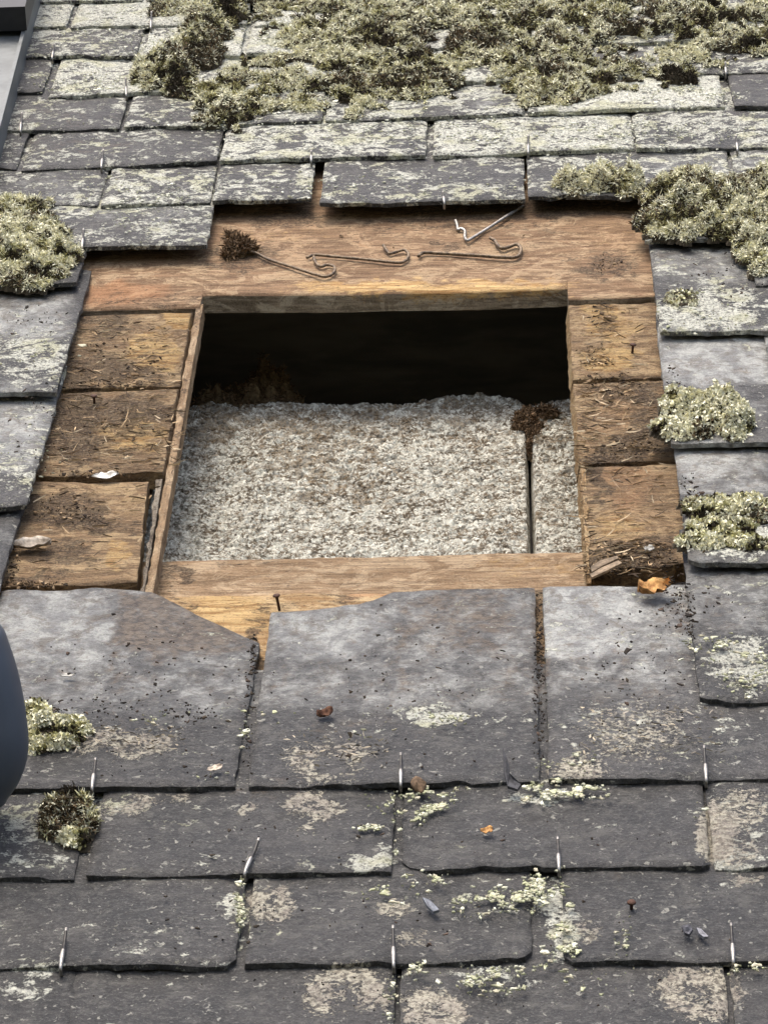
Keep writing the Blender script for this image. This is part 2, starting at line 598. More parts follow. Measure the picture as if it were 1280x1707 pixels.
# px-based patches (x, y, rx, ry, amount) in photo pixels
LICHEN = [(60, 600, 70, 45, .35), (1180, 520, 100, 40, .3), (60, 760, 70, 90, .15), (1230, 1110, 60, 45, .45), (1210, 900, 90, 40, .35),
          (900, 1325, 60, 14, .5), (720, 1345, 30, 25, .2), (830, 1500, 70, 35, .25), (930, 1540, 30, 70, .5), (820, 1630, 60, 22, .35),
          (195, 1345, 50, 20, .4), (335, 1440, 30, 12, .35), (630, 1440, 40, 12, .5), (1210, 1400, 50, 60, .3), (860, 1200, 280, 20, .18),
          (50, 1640, 50, 40, .3), (60, 1400, 70, 40, .25), (400, 1540, 18, 60, .4), (720, 1195, 60, 14, .45), (1150, 1355, 30, 16, .3),
          (1240, 1500, 1, 1, 0)]
BUFF = [(545, 1268, 66, 40, .75), (522, 1347, 46, 26, .95), (452, 1507, 40, 28, .9), (585, 1655, 75, 48, .85), (728, 1682, 55, 30, .95),
        (1170, 1655, 75, 50, .85), (1235, 1345, 55, 40, .6), (660, 1510, 34, 20, .7), (695, 1562, 30, 16, .75), (975, 1555, 24, 20, .8),
        (200, 1238, 110, 22, .85), (1060, 1220, 110, 55, .5), (960, 1285, 45, 24, .7), (1245, 1466, 40, 9, .9), (300, 1335, 20, 12, .8),
        (215, 1345, 55, 22, .6), (1190, 1390, 30, 40, .7), (410, 1352, 16, 12, .7), (660, 1420, 10, 40, .3), (1220, 1420, 50, 30, .5), (170, 1550, 60, 40, .2),
        (560, 1275, 26, 14, -.5), (600, 1690, 40, 20, -.4)]
PALE = [(985, 1032, 90, 62, 1.0), (1080, 1060, 90, 90, .55), (540, 1050, 130, 50, .75), (90, 1045, 130, 75, .85), (300, 1140, 120, 60, .5),
        (90, 1150, 110, 50, .55), (650, 1150, 240, 40, .45), (780, 1060, 110, 70, .4), (40, 535, 90, 38, .75), (30, 710, 80, 70, .75), (1190, 440, 90, 40, .5),
        (1190, 600, 110, 44, .9), (1200, 690, 90, 40, .35), (1175, 770, 60, 34, .95), (1230, 780, 70, 40, .5), (1210, 1000, 80, 50, .55),
        (385, 80, 30, 30, .9), (340, 70, 20, 12, .6), (1120, 90, 50, 20, .8), (790, 160, 80, 20, .4), (1180, 270, 120, 30, .4), (60, 320, 90, 30, .3),
        (225, 355, 90, 20, .35), (10, 900, 20, 60, .3), (1000, 1180, 110, 60, .25)]
PRECT = [(905, 1046, 960, 1097, 1.0, 8), (905, 1155, 960, 1172, .42, 16), (-200, 425, 960, 1178, .44, 18), (425, 905, 975, 1186, .42, 18), (-100, 125, 480, 572, .5, 10),
         (-100, 110, 650, 742, .5, 14), (1080, 1400, 390, 472, .42, 14), (1090, 1400, 545, 642, .62, 8), (1110, 1400, 730, 826, .5, 10), (1140, 1400, 925, 1058, .36, 12)]
BROWN = [(198, 1085, 7, 110, .75), (662, 1085, 6, 95, .6), (270, 1030, 90, 75, .75), (340, 1050, 100, 45, .75), (770, 1030, 120, 70, .55), (850, 1090, 60, 70, .35), (560, 1010, 100, 18, .3),
         (140, 240, 130, 18, .35), (110, 195, 90, 14, .3), (600, 1215, 200, 20, .25), (1130, 1010, 30, 60, .4), (1150, 760, 30, 20, .3), (170, 1225, 80, 20, .4),
         (895, 1080, 12, 120, .6), (460, 1320, 80, 30, .3)]


def slate_masks(u, v, w, base_l):
    x, y = PX(u, v, w)
    jx = x + 26 * (fbm(u * 45, v * 45, 3) - .5) * 2
    jy = y + 16 * (fbm(u * 45, v * 45, 4) - .5) * 2
    l = np.zeros_like(x) + base_l
    bf = np.zeros_like(x)
    p = np.zeros_like(x)
    br = np.zeros_like(x)
    for c in LICHEN:
        l = l + c[4] * ell(jx, jy, *c[:4])
    for c in BUFF:
        bf = bf + c[4] * (ell(jx, jy, *c[:4], soft=0.5) - (.42 * ell(jx, jy, c[0], c[1], c[2] * .5, c[3] * .5, soft=.5) if c[4] > .7 else 0))
    for c in PALE:
        p = np.maximum(p, c[4] * ell(jx, jy, *c[:4]))
    for x0, x1, y0, y1, a_, sf in PRECT:
        yy = y + 7 * (fbm(u * 70, v * 70, 14) - .5) * 2
        q_ = sstep(x0 - sf, x0 + sf, x) * (1 - sstep(x1 - sf, x1 + sf, x)) * sstep(y0 - sf, y0 + sf, yy) * (1 - sstep(y1 - sf, y1 + sf, yy))
        p = np.maximum(p, a_ * q_)
        br = np.maximum(br, .27 * q_)
    for c in BROWN:
        br = np.maximum(br, c[4] * ell(jx, jy, *c[:4]))
    l = l + 0.25 * (fbm(u * 22, v * 22, 8, 3) - 0.5)
    return np.stack([np.clip(l, 0, 1.2), np.clip(bf, 0, 1), np.clip(p, 0, 1), np.clip(br, 0, 1)], 1)


def slate_vf(k, ul, ur, vl, vr, seed, nx=40, ny=36, rl=0.0, rr=0.0, top=None, lift=0.0, skew=0.0, vlen=None):
    s = np.linspace(0, 1, nx)
    vis = 0.6
    t = np.linspace(0, 1, ny)
    t = np.where(t < 0.75, t / 0.75 * vis, vis + (t - 0.75) / 0.25 * (1 - vis)) if top is None else t
    ss, tt = np.meshgrid(s, t)
    vb = vl + (vr - vl) * s
    # ragged bottom edge and rounded corners
    us = ul + (ur - ul) * s
    vb = vb + 0.0016 * (fbm(us * 60, us * 0 + seed, 5, 4) - .5) * 2
    chip = fbm(us * 28, us * 0 + seed * 3.7, 6, 2)
    vb = vb + 0.004 * sstep(0.72, 0.85, chip)
    for r, d in ((rl, us - ul), (rr, ur - us)):
        if r > 0:
            vb = vb + np.where(d < r, r - np.sqrt(np.maximum(r * r - (r - d) ** 2, 0)), 0) * 0.9
    vt = (vl + vr) / 2 + (vlen or LEN) + 0 * s
    if top is not None:
        vt = top(us)
    v = vb[None] + tt * (vt - vb)[None]
    u = ul + (ur - ul) * ss + skew * (v - vl)
    edge = np.minimum(ss, 1 - ss)
    jit = 0.0013 * (fbm(v * 70, v * 0 + seed, 9, 4) - .5) * 2
    u = u + np.where(ss < 0.02, jit, 0) - np.where(ss > 0.98, jit[:, ::-1], 0)
    k0 = (vl + vr) / 2
    w = -SLOPE * (v - k0) + lift
    w = w + 0.0015 * (fbm(u * 18, v * 25, seed + 40, 4) - .5) * 2
    lay = fbm(u * 14, v * 22, seed + 60, 4)
    w = w - 0.0010 * sstep(0.5, 0.525, lay) - 0.0009 * sstep(0.6, 0.62, lay)
    # worn arrises
    db = np.minimum(np.minimum(v - vb[None], (u - ul - skew * (v - vl))), (ur - u + skew * (v - vl)))
    w = w - 0.0012 * (1 - sstep(0, 0.005, db)) * (0.5 + vn(u * 120, v * 120, seed))
    P = np.stack([u.ravel(), v.ravel(), w.ravel()], 1)

    def low(L, r):
        L[:, :2] += 0.0016 * (RNG.random((len(L), 2)) - .5)
        return L
    V, F, r = slab(nx, ny, P, T * 0.86, low)
    return V, F


slate_n = [0]


def slate(k, xl, yl, xr, yr, lich=0.1, tone=1.0, **kw):
    slate_n[0] += 1
    seed = slate_n[0]
    ul, vl = U(xl, yl, 0)
    ur, vr = U(xr, yr, 0)
    V, F = slate_vf(k, ul, ur, vl, vr, seed, **kw)
    mk = slate_masks(V[:, 0], V[:, 1], V[:, 2], lich)
    rc = V.copy()
    rc[:, 2] += seed * 0.37
    o = mesh('slate', V, F, M_SLATE, roof, loc=((ul + ur) / 2, (vl + vr) / 2, 0), smooth=39 * 35,
             attrs={'rc': rc, 'mk': mk, 'tone': np.full(len(V), tone * random.uniform(0.92, 1.08))})
    return o


def top_line(pts):
    q = np.array([U(x, y, -0.012) for x, y in pts])

    def f(us):
        return np.interp(us, q[:, 0], q[:, 1]) + 0.0015 * (fbm(us * 90, us * 0, 77, 4) - .5)
    return f


def lat(k, u0, n):
    """a slate on the lattice of the courses, outside the picture or on its rim"""
    return u0 + n


SL = []
# course, left x, y, right x, y (bottom arris, photo pixels), lichen, tone
SPEC = [
    (-1, -450, 1790, 98, 1785, .12, 1.0, {}), (-1, 92, 1788, 652, 1782, .06, 1.05, {}), (-1, 662, 1783, 1224, 1777, .12, 1.0, {}), (-1, 1234, 1778, 1800, 1770, .15, 1.0, {}),
    (0, -150, 1608, 391, 1606, .22, 1.0, {'rr': .009}), (0, 408, 1605, 886, 1597, .12, .98, {'rr': .013}), (0, 940, 1601, 1486, 1594, .13, .98, {'rl': .008}),
    (1, -385, 1463, 122, 1460, .3, 1.0, {}), (1, 144, 1458, 651, 1449, .16, 1.0, {}), (1, 669, 1446, 1183, 1440, .07, .93, {'rl': .012}), (1, 1191, 1443, 1700, 1437, .3, 1.05, {}),
    (2, -108, 1314, 390, 1308, .16, .98, {'skew': .02, 'top': top_line([(-300, 985), (0, 980), (150, 976), (240, 982), (300, 1012), (424, 1072)])}),
    (2, 414, 1309, 899, 1299, .12, 1.0, {'top': top_line([(430, 1016), (500, 1018), (560, 1012), (600, 1004), (650, 982), (760, 978), (885, 977)])}),
    (2, 915, 1297, 1425, 1293, .22, 1.05, {'top': top_line([(905, 975), (1000, 972), (1140, 968), (1500, 960)])}),
    (3, 1167, 1168, 1692, 1162, .22, .98, {'rl': .006}),
    (4, -500, 1072, -26, 1062, .2, 1.0, {}), (4, 1362, 1042, 1830, 1036, .2, 1.0, {}),
    (5, 1146, 935, 1642, 926, .25, 1.0, {'rl': .004}),
    (6, -430, 847, 44, 839, .32, 1.0, {'rr': .004}), (6, 1322, 838, 1760, 832, .2, 1.0, {}),
    (7, 1117, 738, 1604, 728, .12, 1.0, {}),
    (8, -360, 657, 94, 651, .25, 1.0, {}), (8, 1290, 642, 1700, 636, .2, 1.0, {}),
    (9, 1099, 551, 1545, 541, .38, 1.0, {}),
    (10, -250, 489, 127, 468, .35, 1.0, {}), (10, 1259, 472, 1625, 466, .4, 1.0, {}),
    (11, -30, 416, 344, 402, .45, 1.0, {}), (11, 1075, 398, 1442, 390, .4, 1.0, {}),
    (12, -190, 345, 163, 338, .42, 1.0, {}), (12, 169, 340, 349, 333, .52, 1.0, {}), (12, 354, 333, 518, 327, .5, 1.0, {}), (12, 533, 338, 874, 327, .45, 1.0, {}),
    (12, 880, 326, 1222, 318, .46, 1.0, {}), (12, 1229, 318, 1570, 312, .5, 1.0, {}),
    (13, -320, 282, 27, 277, .35, 1.0, {}), (13, 36, 281, 361, 265, .4, .95, {}), (13, 366, 267, 709, 256, .6, 1.0, {}), (13, 722, 258, 1056, 244, .68, 1.05, {}), (13, 1060, 246, 1396, 238, .55, 1.0, {}),
    (14, -150, 218, 199, 211, .38, .92, {}), (14, 207, 209, 536, 200, .5, 1.0, {}), (14, 542, 199, 873, 187, .6, 1.0, {}), (14, 880, 186, 1207, 175, .75, 1.05, {}), (14, 1223, 176, 1556, 168, .3, .9, {}),
    (15, -260, 157, 71, 150, .3, .95, {}), (15, 81, 158, 402, 147, .68, 1.0, {}), (15, 409, 146, 714, 135, .75, 1.0, {}), (15, 719, 135, 1046, 123, .6, 1.0, {}), (15, 1051, 123, 1380, 113, .5, 1.0, {}),
    (16, -90, 95, 227, 91, .5, 1.0, {}), (16, 236, 94, 400, 89, .75, 1.0, {}), (16, 410, 88, 560, 84, .85, 1.05, {}), (16, 566, 83, 880, 72, .6, 1.0, {}), (16, 886, 72, 1200, 63, .6, 1.0, {}), (16, 1206, 63, 1520, 55, .6, 1.0, {}),
    (17, -205, 49, 110, 42, .65, 1.0, {}), (17, 118, 44, 410, 37, .75, 1.0, {}), (17, 423, 39, 735, 30, .85, 1.05, {}), (17, 741, 29, 1046, 18, .65, 1.0, {}), (17, 1052, 17, 1360, 9, .65, 1.0, {}),
    (18, -80, 4, 238, -2, .65, 1.0, {}), (18, 245, -3, 560, -10, .7, 1.0, {}), (18, 566, -11, 880, -20, .6, 1.0, {}), (18, 886, -20, 1190, -30, .6, 1.0, {}), (18, 1196, -30, 1500, -38, .6, 1.0, {}),
]
for k, xl, yl, xr, yr, li, tn, kw in SPEC:
    slate(k, xl, yl, xr, yr, li, tn, **kw)

# courses that go on outside the picture: one joined part
VV, FF, RR, MK, n0 = [], [], [], [], 0
for k in range(-7, 23):
    off = 0.2 if k % 2 == 0 else 0.73
    for n in range(-7, 6):
        ul, ur = (off + n) * W, (off + n + 1) * W - 0.004
        vb = k * E
        xm, ym = PX(np.array([ul, ur]), np.array([vb, vb]), np.array([0., 0.]))
        xt, yt = PX(np.array([ul, ur]), np.array([vb + E, vb + E]), np.array([0., 0.]))
        if -1 <= k <= 18:
            lo = min(-10, 10)
            covered = [(s[1], s[3]) for s in SPEC if s[0] == k]
            if any(a - 60 < xm.mean() < b + 60 for a, b in covered):
                continue
            if -2.3 < off + n + .5 < .75 and 3 <= k <= 11:
                continue
        V, F = slate_vf(k, ul, ur, vb, vb, 900 + n0 % 97, nx=8, ny=6)
        m = len(VV) and sum(len(a) for a in VV) or 0
        FF += [tuple(i + m for i in q) for q in F]
        VV.append(V)
        r = V.copy()
        r[:, 2] += 0.37 * n0
        RR.append(r)
        MK.append(np.tile([0.15 + 0.5 * min(max((k - 8) / 8, 0), 1), 0, 0, 0], (len(V), 1)))
        n0 += 1
VV = np.concatenate(VV)
o = mesh('slate_courses', VV, FF, M_SLATE, roof, attrs={'rc': np.concatenate(RR), 'mk': np.concatenate(MK), 'tone': np.full(len(VV), 1.0)})
tag(o, kind='stuff')


# ------------------------------------------------------------------ roof boards round the hole
def board(name, quad, mat, seed, thick=0.018, nx=90, ny=40, masks=None, rough=0.4, rag=(0.001, 0.001, 0.001, 0.001), w0=WB, parent=None,
          back=None, relief=0.0012, rot=False, bot=None, cols=None, cut='', cutmat=None):
    """quad: photo points of the face (bottom-left, bottom-right, top-right, top-left); back: offset in u of the rear arris (left, right)"""
    q = np.array([p if len(p) == 3 else (*U(*p, w0), 0) for p in quad])[:, :2]
    s, t = np.linspace(0, 1, nx), np.linspace(0, 1, ny)
    if cols:
        s = np.sort(np.concatenate([s, [(c - q[0][0]) / (q[1][0] - q[0][0]) for c in cols]]))
        nx = len(s)
    ss, tt = np.meshgrid(s, t)
    Q = ((q[0][None, None] * (1 - ss)[..., None] + q[1] * ss[..., None]) * (1 - tt)[..., None] +
         (q[3] * (1 - ss)[..., None] + q[2] * ss[..., None]) * tt[..., None])
    u, v = Q[..., 0].copy(), Q[..., 1].copy()
    if bot is not None:
        vb_ = bot(u[0])
        v = vb_[None] + tt * (v[-1] - vb_)[None]
    # ragged edges: bottom, right, top, left
    fb = lambda a, k, fr: (fbm(a * fr, a * 0 + seed + k, 21 + k, 5) - .5) * 2
    v += rag[0] * fb(u, 1, 60) * (1 - tt) ** 6
    v += rag[2] * fb(u, 2, 60) * tt ** 6
    u += rag[1] * fb(v, 3, 80) * ss ** 8
    u += rag[3] * fb(v, 4, 80) * (1 - ss) ** 8
    w = w0 + relief * (fbm(u * 12, v * 60, seed + 5, 5) - .5) * 2
    w -= rough * 0.0022 * np.abs(fbm(u * 45, v * 90, seed + 6, 5) - .5) * 2
    d = np.minimum(tt, 1 - tt) * np.linalg.norm(q[3] - q[0])
    w -= 0.0022 * (1 - sstep(0, 0.006, d)) * (0.3 + fbm(u * 50, v * 50, seed + 9))
    P = np.stack([u.ravel(), v.ravel(), w.ravel()], 1)

    def low(L, r):
        if back:
            c = r % nx
            L[c == 0, 0] += back[0]
            L[c == nx - 1, 0] += back[1]
        return L
    V, F, r = slab(nx, ny, P, thick, low)
    x, y = PX(V[:, 0], V[:, 1], V[:, 2])
    mk = np.zeros((len(V), 4))
    mk[:, 3] = rough
    mk[:, 0] = 0.10 if mat is M_WOOD_OLD else 0.07
    jx, jy = x + 30 * (fbm(V[:, 0] * 60, V[:, 1] * 60, 31) - .5) * 2, y + 18 * (fbm(V[:, 0] * 60, V[:, 1] * 60, 32) - .5) * 2
    for ch, cx, cy, rx, ry, am in (masks or []):
        mk[:, ch] += am * (1.7 if ch == 1 else 1) * ell(jx, jy, cx, cy, rx, ry)
    mk[nx * ny:, 0] *= 0.3
    rc = V.copy()
    rc[:, 2] += seed * 0.71
    if rot:
        rc = rc[:, [1, 0, 2]]
    ng = (nx - 1) * (ny - 1)
    mi = np.zeros(len(F), int)
    for i in range(len(r)):
        c0_, c1_ = r[i], r[(i + 1) % len(r)]
        sides = {'l': c0_ % nx == 0 and c1_ % nx == 0, 'r': c0_ % nx == nx - 1 and c1_ % nx == nx - 1, 'b': c0_ < nx and c1_ < nx}
        if any(sides[k] for k in cut):
            mi[ng + i] = 1
    o = mesh(name, V, F, mat, parent or roof, loc=(*q.mean(0), w0), attrs={'rc': rc, 'mk': np.clip(mk, 0, 1.3)}, smooth=ng,
             mats=[mat, cutmat or M_WOOD_CUT], mi=mi)
    return o


# board faces; hidden ends run on below the slates
def PU(u, y, xref):
    return (u, U(xref, y, WB)[1], 0)


TOPM = [(0, 240, 500, 90, 12, .35), (2, 200, 490, 110, 22, .8), (2, 560, 400, 300, 60, .35), (0, 300, 420, 130, 30, .2), (0, 850, 370, 200, 40, .18),
        (0, 620, 360, 300, 24, .22), (0, 1010, 440, 50, 22, .55), (0, 420, 430, 60, 24, .45), (1, 720, 480, 250, 14, .45), (0, 735, 410, 30, 12, .3),
        (1, 1000, 380, 70, 40, .18), (2, 1030, 380, 70, 60, .4), (0, 950, 345, 160, 14, .4), (0, 470, 360, 60, 20, .3), (1, 460, 390, 120, 16, .2)]
lo_l, lo_r = 512, 499
uL, uR = U(336, 500, WB)[0], U(946, 488, WB)[0]
bl = np.array([U(x, y, WB) for x, y in [(-60, 525), (100, 517), (333, 511)]])
bm_ = np.array([U(x, y, WB) for x, y in [(336, 492), (480, 491), (640, 489), (800, 486), (946, 480)]])
br_ = np.array([U(x, y, WB) for x, y in [(948, 499), (1085, 494), (1300, 488)]])


def top_bottom(us):
    a_ = np.interp(us, bl[:, 0], bl[:, 1])
    m_ = np.interp(us, bm_[:, 0], bm_[:, 1]) + .0012 * (fbm(us * 50, us * 0, 19, 4) - .5)
    b_ = np.interp(us, br_[:, 0], br_[:, 1])
    return np.where(us < uL, a_, np.where(us > uR, b_, m_))


board('board', [PU(U0, 515, 300), PU(U1, 498, 1000), PU(U1, 244, 1000), PU(U0, 258, 300)], M_WOOD_TOP, 2, masks=TOPM, rough=0.14, nx=170, ny=76, rag=(0.0006, 0, 0.001, 0),
      bot=top_bottom, cols=[uL - .0004, uL + .0004, uR - .0004, uR + .0004], cut='b', cutmat=M_WOOD_GREY)
OLD_L = [(0, 170, 540, 60, 30, .45), (0, 150, 610, 80, 30, .45), (1, 255, 590, 45, 35, .55), (1, 295, 533, 30, 14, 1.0), (0, 220, 625, 70, 16, .3),
         (0, 120, 700, 50, 70, .5), (0, 200, 700, 110, 40, .35), (1, 215, 720, 60, 26, .45), (0, 230, 690, 50, 30, .4), (0, 180, 760, 110, 20, .3), (1, 235, 735, 30, 30, .4),
         (0, 110, 855, 70, 28, .75), (0, 180, 875, 50, 14, .5), (0, 100, 920, 60, 22, .5), (1, 180, 830, 90, 50, .2), (0, 260, 600, 30, 60, .25),
         (0, 60, 960, 60, 12, .5), (1, 190, 930, 14, 30, .4)]
board('board', [PU(U0, 648, 40), (299, 640), (320, 518), PU(U0, 526, 60)], M_WOOD_OLD, 4, masks=OLD_L, rough=1.0, rag=(.0035, .0015, .0015, 0), back=(0, .0035), ny=56, cut='r')
board('board', [PU(U0, 794, 20), (271, 785), (297, 646), PU(U0, 655, 40)], M_WOOD_OLD, 5, masks=OLD_L, rough=1.0, rag=(.0035, .0015, .002, 0), back=(0, .0035), ny=56, cut='r')
board('board', [PU(U0, 978, 10), (229, 969), (248, 800), PU(U0, 801, 20)], M_WOOD_OLD, 6, masks=OLD_L, rough=0.6, rag=(.002, .001, .002, 0), ny=60)
board('board', [(236, 986), (241, 987), (272, 794), (262, 796)], M_WOOD_GREY, 7, masks=[(0, 250, 900, 30, 90, .3)], rough=0.9, nx=8, ny=60, rag=(0, .0006, 0, .003), rot=True)
board('batten', [(242, 988), (255, 990), (340, 503), (328, 505)], M_WOOD_CUT, 17, masks=[(0, 300, 690, 12, 60, .4), (0, 330, 520, 20, 40, .35)], rough=0.5, nx=10, ny=150, rag=(.0006, .0006, 0, .0018), rot=True, w0=WB - .0015, relief=.0006)
OLD_R = [(1, 1000, 520, 30, 40, .45), (0, 1010, 530, 25, 30, .4), (1, 1035, 560, 30, 50, .35), (0, 985, 590, 30, 30, .3), (0, 1040, 650, 60, 30, .35),
         (1, 1000, 600, 40, 24, .5), (2, 1020, 690, 40, 40, .5), (0, 1080, 700, 30, 60, .5), (0, 1010, 770, 60, 16, .6), (0, 1060, 745, 60, 20, .5), (2, 1050, 800, 60, 40, .6),
         (1, 1040, 880, 50, 30, .35), (0, 1080, 920, 60, 30, .75), (0, 1020, 940, 50, 20, .8), (0, 1000, 800, 14, 50, .7), (2, 1060, 860, 60, 30, .4)]
board('board', [(955, 631), PU(U1, 624, 1090), PU(U1, 502, 1085), (947, 506)], M_WOOD_OLD, 8, masks=OLD_R, rough=0.8, rag=(.0025, 0, .001, .0016), back=(-.003, 0), ny=52, cut='l', cutmat=M_WOOD_FRESH)
board('board', [(965, 770), PU(U1, 762, 1110), PU(U1, 630, 1090), (955, 637)], M_WOOD_OLD, 9, masks=OLD_R, rough=1.0, rag=(.003, 0, .002, .0016), back=(-.003, 0), ny=56, cut='l', cutmat=M_WOOD_FRESH)
board('board', [(980, 944), PU(U1, 940, 1140), PU(U1, 769, 1112), (966, 777)], M_WOOD_OLD, 10, masks=OLD_R, rough=0.8, rag=(.008, 0, .003, .0016), back=(-.003, 0), ny=64, cut='l', cutmat=M_WOOD_FRESH)
# pale frayed saw edge beside the right boards
board('board', [(978, 968), (984, 967), (976, 778), (968, 778)], M_WOOD_FRESH, 11, masks=[(0, 980, 900, 30, 300, .1)], rough=0.8, nx=8, ny=70, rag=(0, .002, 0, .0012), w0=WB + .0012, rot=True, relief=0.0016)
# fresh board below the hole and the trimmer behind it
FR = [(0, 897, 1045, 16, 110, 1.2), (0, 424, 1085, 14, 40, 1.2), (0, 300, 1000, 40, 20, .3), (2, 620, 990, 60, 10, .9), (0, 440, 1030, 40, 30, .2), (0, 540, 998, 70, 8, .3), (1, 380, 1020, 90, 40, .5)]
board('board', [PU(U0, 1146, 300), PU(U1, 1138, 900), PU(U1, 975, 1100), PU(U0, 996, 100)], M_WOOD_FRESH, 12, masks=FR, rough=0.3, nx=140, ny=30)
wt = WB - 0.021
CUT = [(0, 310, 950, 14, 6, .9), (0, 296, 972, 6, 5, .9), (0, 280, 955, 40, 22, .35), (1, 880, 945, 120, 20, .25), (3, 600, 950, 300, 30, .2), (0, 420, 945, 60, 12, .2)]
board('trimmer', [(225, 1010), (1000, 992), (1000, 917), (225, 934)], M_WOOD_CUT, 13, masks=CUT, rough=0.35, nx=150, ny=26, w0=wt, thick=0.03, relief=0.0006, rag=(.001, 0, .0012, 0))

# ------------------------------------------------------------------ hooks that hold the slates
HOOKS = [(155, 1312, 160, 1264), (668, 1305, 668, 1256), (1176, 1298, 1173, 1244), (411, 1454, 432, 1398), (931, 1446, 929, 1396), (103, 1610, 111, 1548),
         (656, 1606, 655, 1544), (1221, 1600, 1218, 1540), (740, 338, 738, 320), (170, 278, 173, 250), (138, 412, 140, 382), (35, 218, 37, 188),
         (88, 97, 91, 74), (211, 158, 210, 130), (252, 46, 253, 20), (880, 254, 880, 226), (519, 268, 519, 252), (1209, 122, 1208, 104),
         (1228, 250, 1226, 226), (562, 30, 562, 14)]
for x0, y0, x1, y1 in HOOKS:
    a = np.array([*U(x0, y0, 0.0), 0.0])
    b = np.array([*U(x1, y1, 0.004), 0.0])
    d = (b - a)
    ln = np.linalg.norm(d)
    d /= ln
    P = [a + d * 0.03 + [0, 0, -.0072], a + d * .004 + [0, 0, -.0065], a - d * .003 + [0, 0, -.0058], a - d * .0052 + [0, 0, -.002], a - d * .0035 + [0, 0, .0022], a + d * ln * .3 + [0, 0, .0030],
         a + d * ln * .62 + [0, 0, .0022], a + d * ln + [0, 0, .0042]]
    pp = smooth_path(P, 5)
    n = len(pp)
    rad = np.full(n, 0.00115)
    i = np.arange(n)
    rad = rad + 0.0005 * np.exp(-((i - 24) / 3.5) ** 2)
    V, F = tube(pp, rad, 8)
    mi = []
    for q in F:
        j = np.mean(q) / 8
        mi.append(1 if 26 < j < 34 or j < 13 or j > 37 and False else 0)
    mesh('slate_hook', V, F, None, roof, loc=tuple(a), mats=[M_HOOK, M_TIP], mi=mi)


def nail(x, y, w, h=0.010, lean=(0, 0)):
    u, v = U(x, y, w)
    a = np.array([u, v, w - 0.002])
    b = a + [lean[0], lean[1], h + .002]
    t = (b - a) / np.linalg.norm(b - a)
    pp = [a, a + (b - a) * .5, b - t * .0012, b - t * .0010, b]
    V, F = tube(pp, [.0012, .0012, .0013, .0032, .0030], 9)
    mesh('nail', V, F, M_NAIL, roof, loc=tuple(a))


nail(466, 1014, WB + .002, .012, (-.002, .001))
nail(1053, 588, WB, .009, (.001, 0))
nail(158, 672, WB, .008)
nail(1052, 1515, -.003, .006)

# ------------------------------------------------------------------ insulation inside the hole
WI = -0.085


def insulation(name, xl, xr, top, bottom, label, seed, w0=WI, dirt_shade=()):
    ul, vb = U(xl, bottom, w0)
    ur, _ = U(xr, bottom, w0)
    wt0 = w0 - .06
    xs = np.linspace(xl, xr, 40)
    tops = np.array([U(x, np.interp(x, [p[0] for p in top], [p[1] for p in top]), wt0) for x in xs])
    st = 0.00115
    nx, ny = int((ur - ul) / st), int((tops[:, 1].max() - vb) / st)
    s, t = np.linspace(0, 1, nx), np.linspace(0, 1, ny)
    ss, tt = np.meshgrid(s, t)
    u = ul + (ur - ul) * ss
    vt = np.interp(u, tops[:, 0], tops[:, 1]) + 0.006 * (fbm(u * 90, u * 0, seed, 4) - .5) + .02 * (fbm(u * 18, u * 0, seed + 2, 3) - .5)
    v = vb + (vt - vb) * tt
    f1, f2, cid = worley(u * 185 + 2.2 * fbm(u * 120, v * 120, 3), v * 225 + 2.2 * fbm(u * 120, v * 120, 4), seed)
    g1, g2, cid2 = worley(u * 95, v * 130, seed + 3)
    w = w0 + 0.0075 * np.minimum((f2 - f1) * 1.5, .30) * (0.5 + cid) + 0.0045 * np.minimum((g2 - g1) * 1.6, .35) * (.5 + cid2) + 0.012 * (fbm(u * 14, v * 14, seed + 4, 4) - .5)
    w += .0035 * (fbm(u * 60, v * 80, seed + 6, 4) - .5) - 0.0025 * (cid > 0.86) + .0022 * (fbm(u * 260, v * 260, seed + 31, 3) - .5)
    w -= 0.06 * (np.clip((tt - .93) / .07, 0, 1)) ** 2.2
    w -= 0.06 * (v - vb) / (tops[:, 1].mean() - vb)
    v = v + 0.0012 * (cid - .5)
    dl = np.minimum(u - ul, ur - u)
    w -= 0.02 * (1 - sstep(0, 0.004, dl)) ** 2
    P = np.stack([u.ravel(), v.ravel(), w.ravel()], 1)
    V, F, r = slab(nx, ny, P, 0.05)
    x, y = PX(V[:, 0], V[:, 1], V[:, 2])
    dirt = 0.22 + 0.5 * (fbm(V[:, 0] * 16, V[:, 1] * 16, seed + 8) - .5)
    for cx, cy, rx, ry, am in dirt_shade:
        dirt += am * ell(x, y, cx, cy, rx, ry)  # dirt patches, plus the shade painted near the wide slab's top
    cell = np.concatenate([cid.ravel(), np.full(len(V) - nx * ny, .5)])
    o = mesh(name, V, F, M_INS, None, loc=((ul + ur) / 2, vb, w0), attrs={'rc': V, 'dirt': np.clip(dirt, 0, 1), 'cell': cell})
    tag(o, label, 'insulation', 'insulation slabs between the rafters')


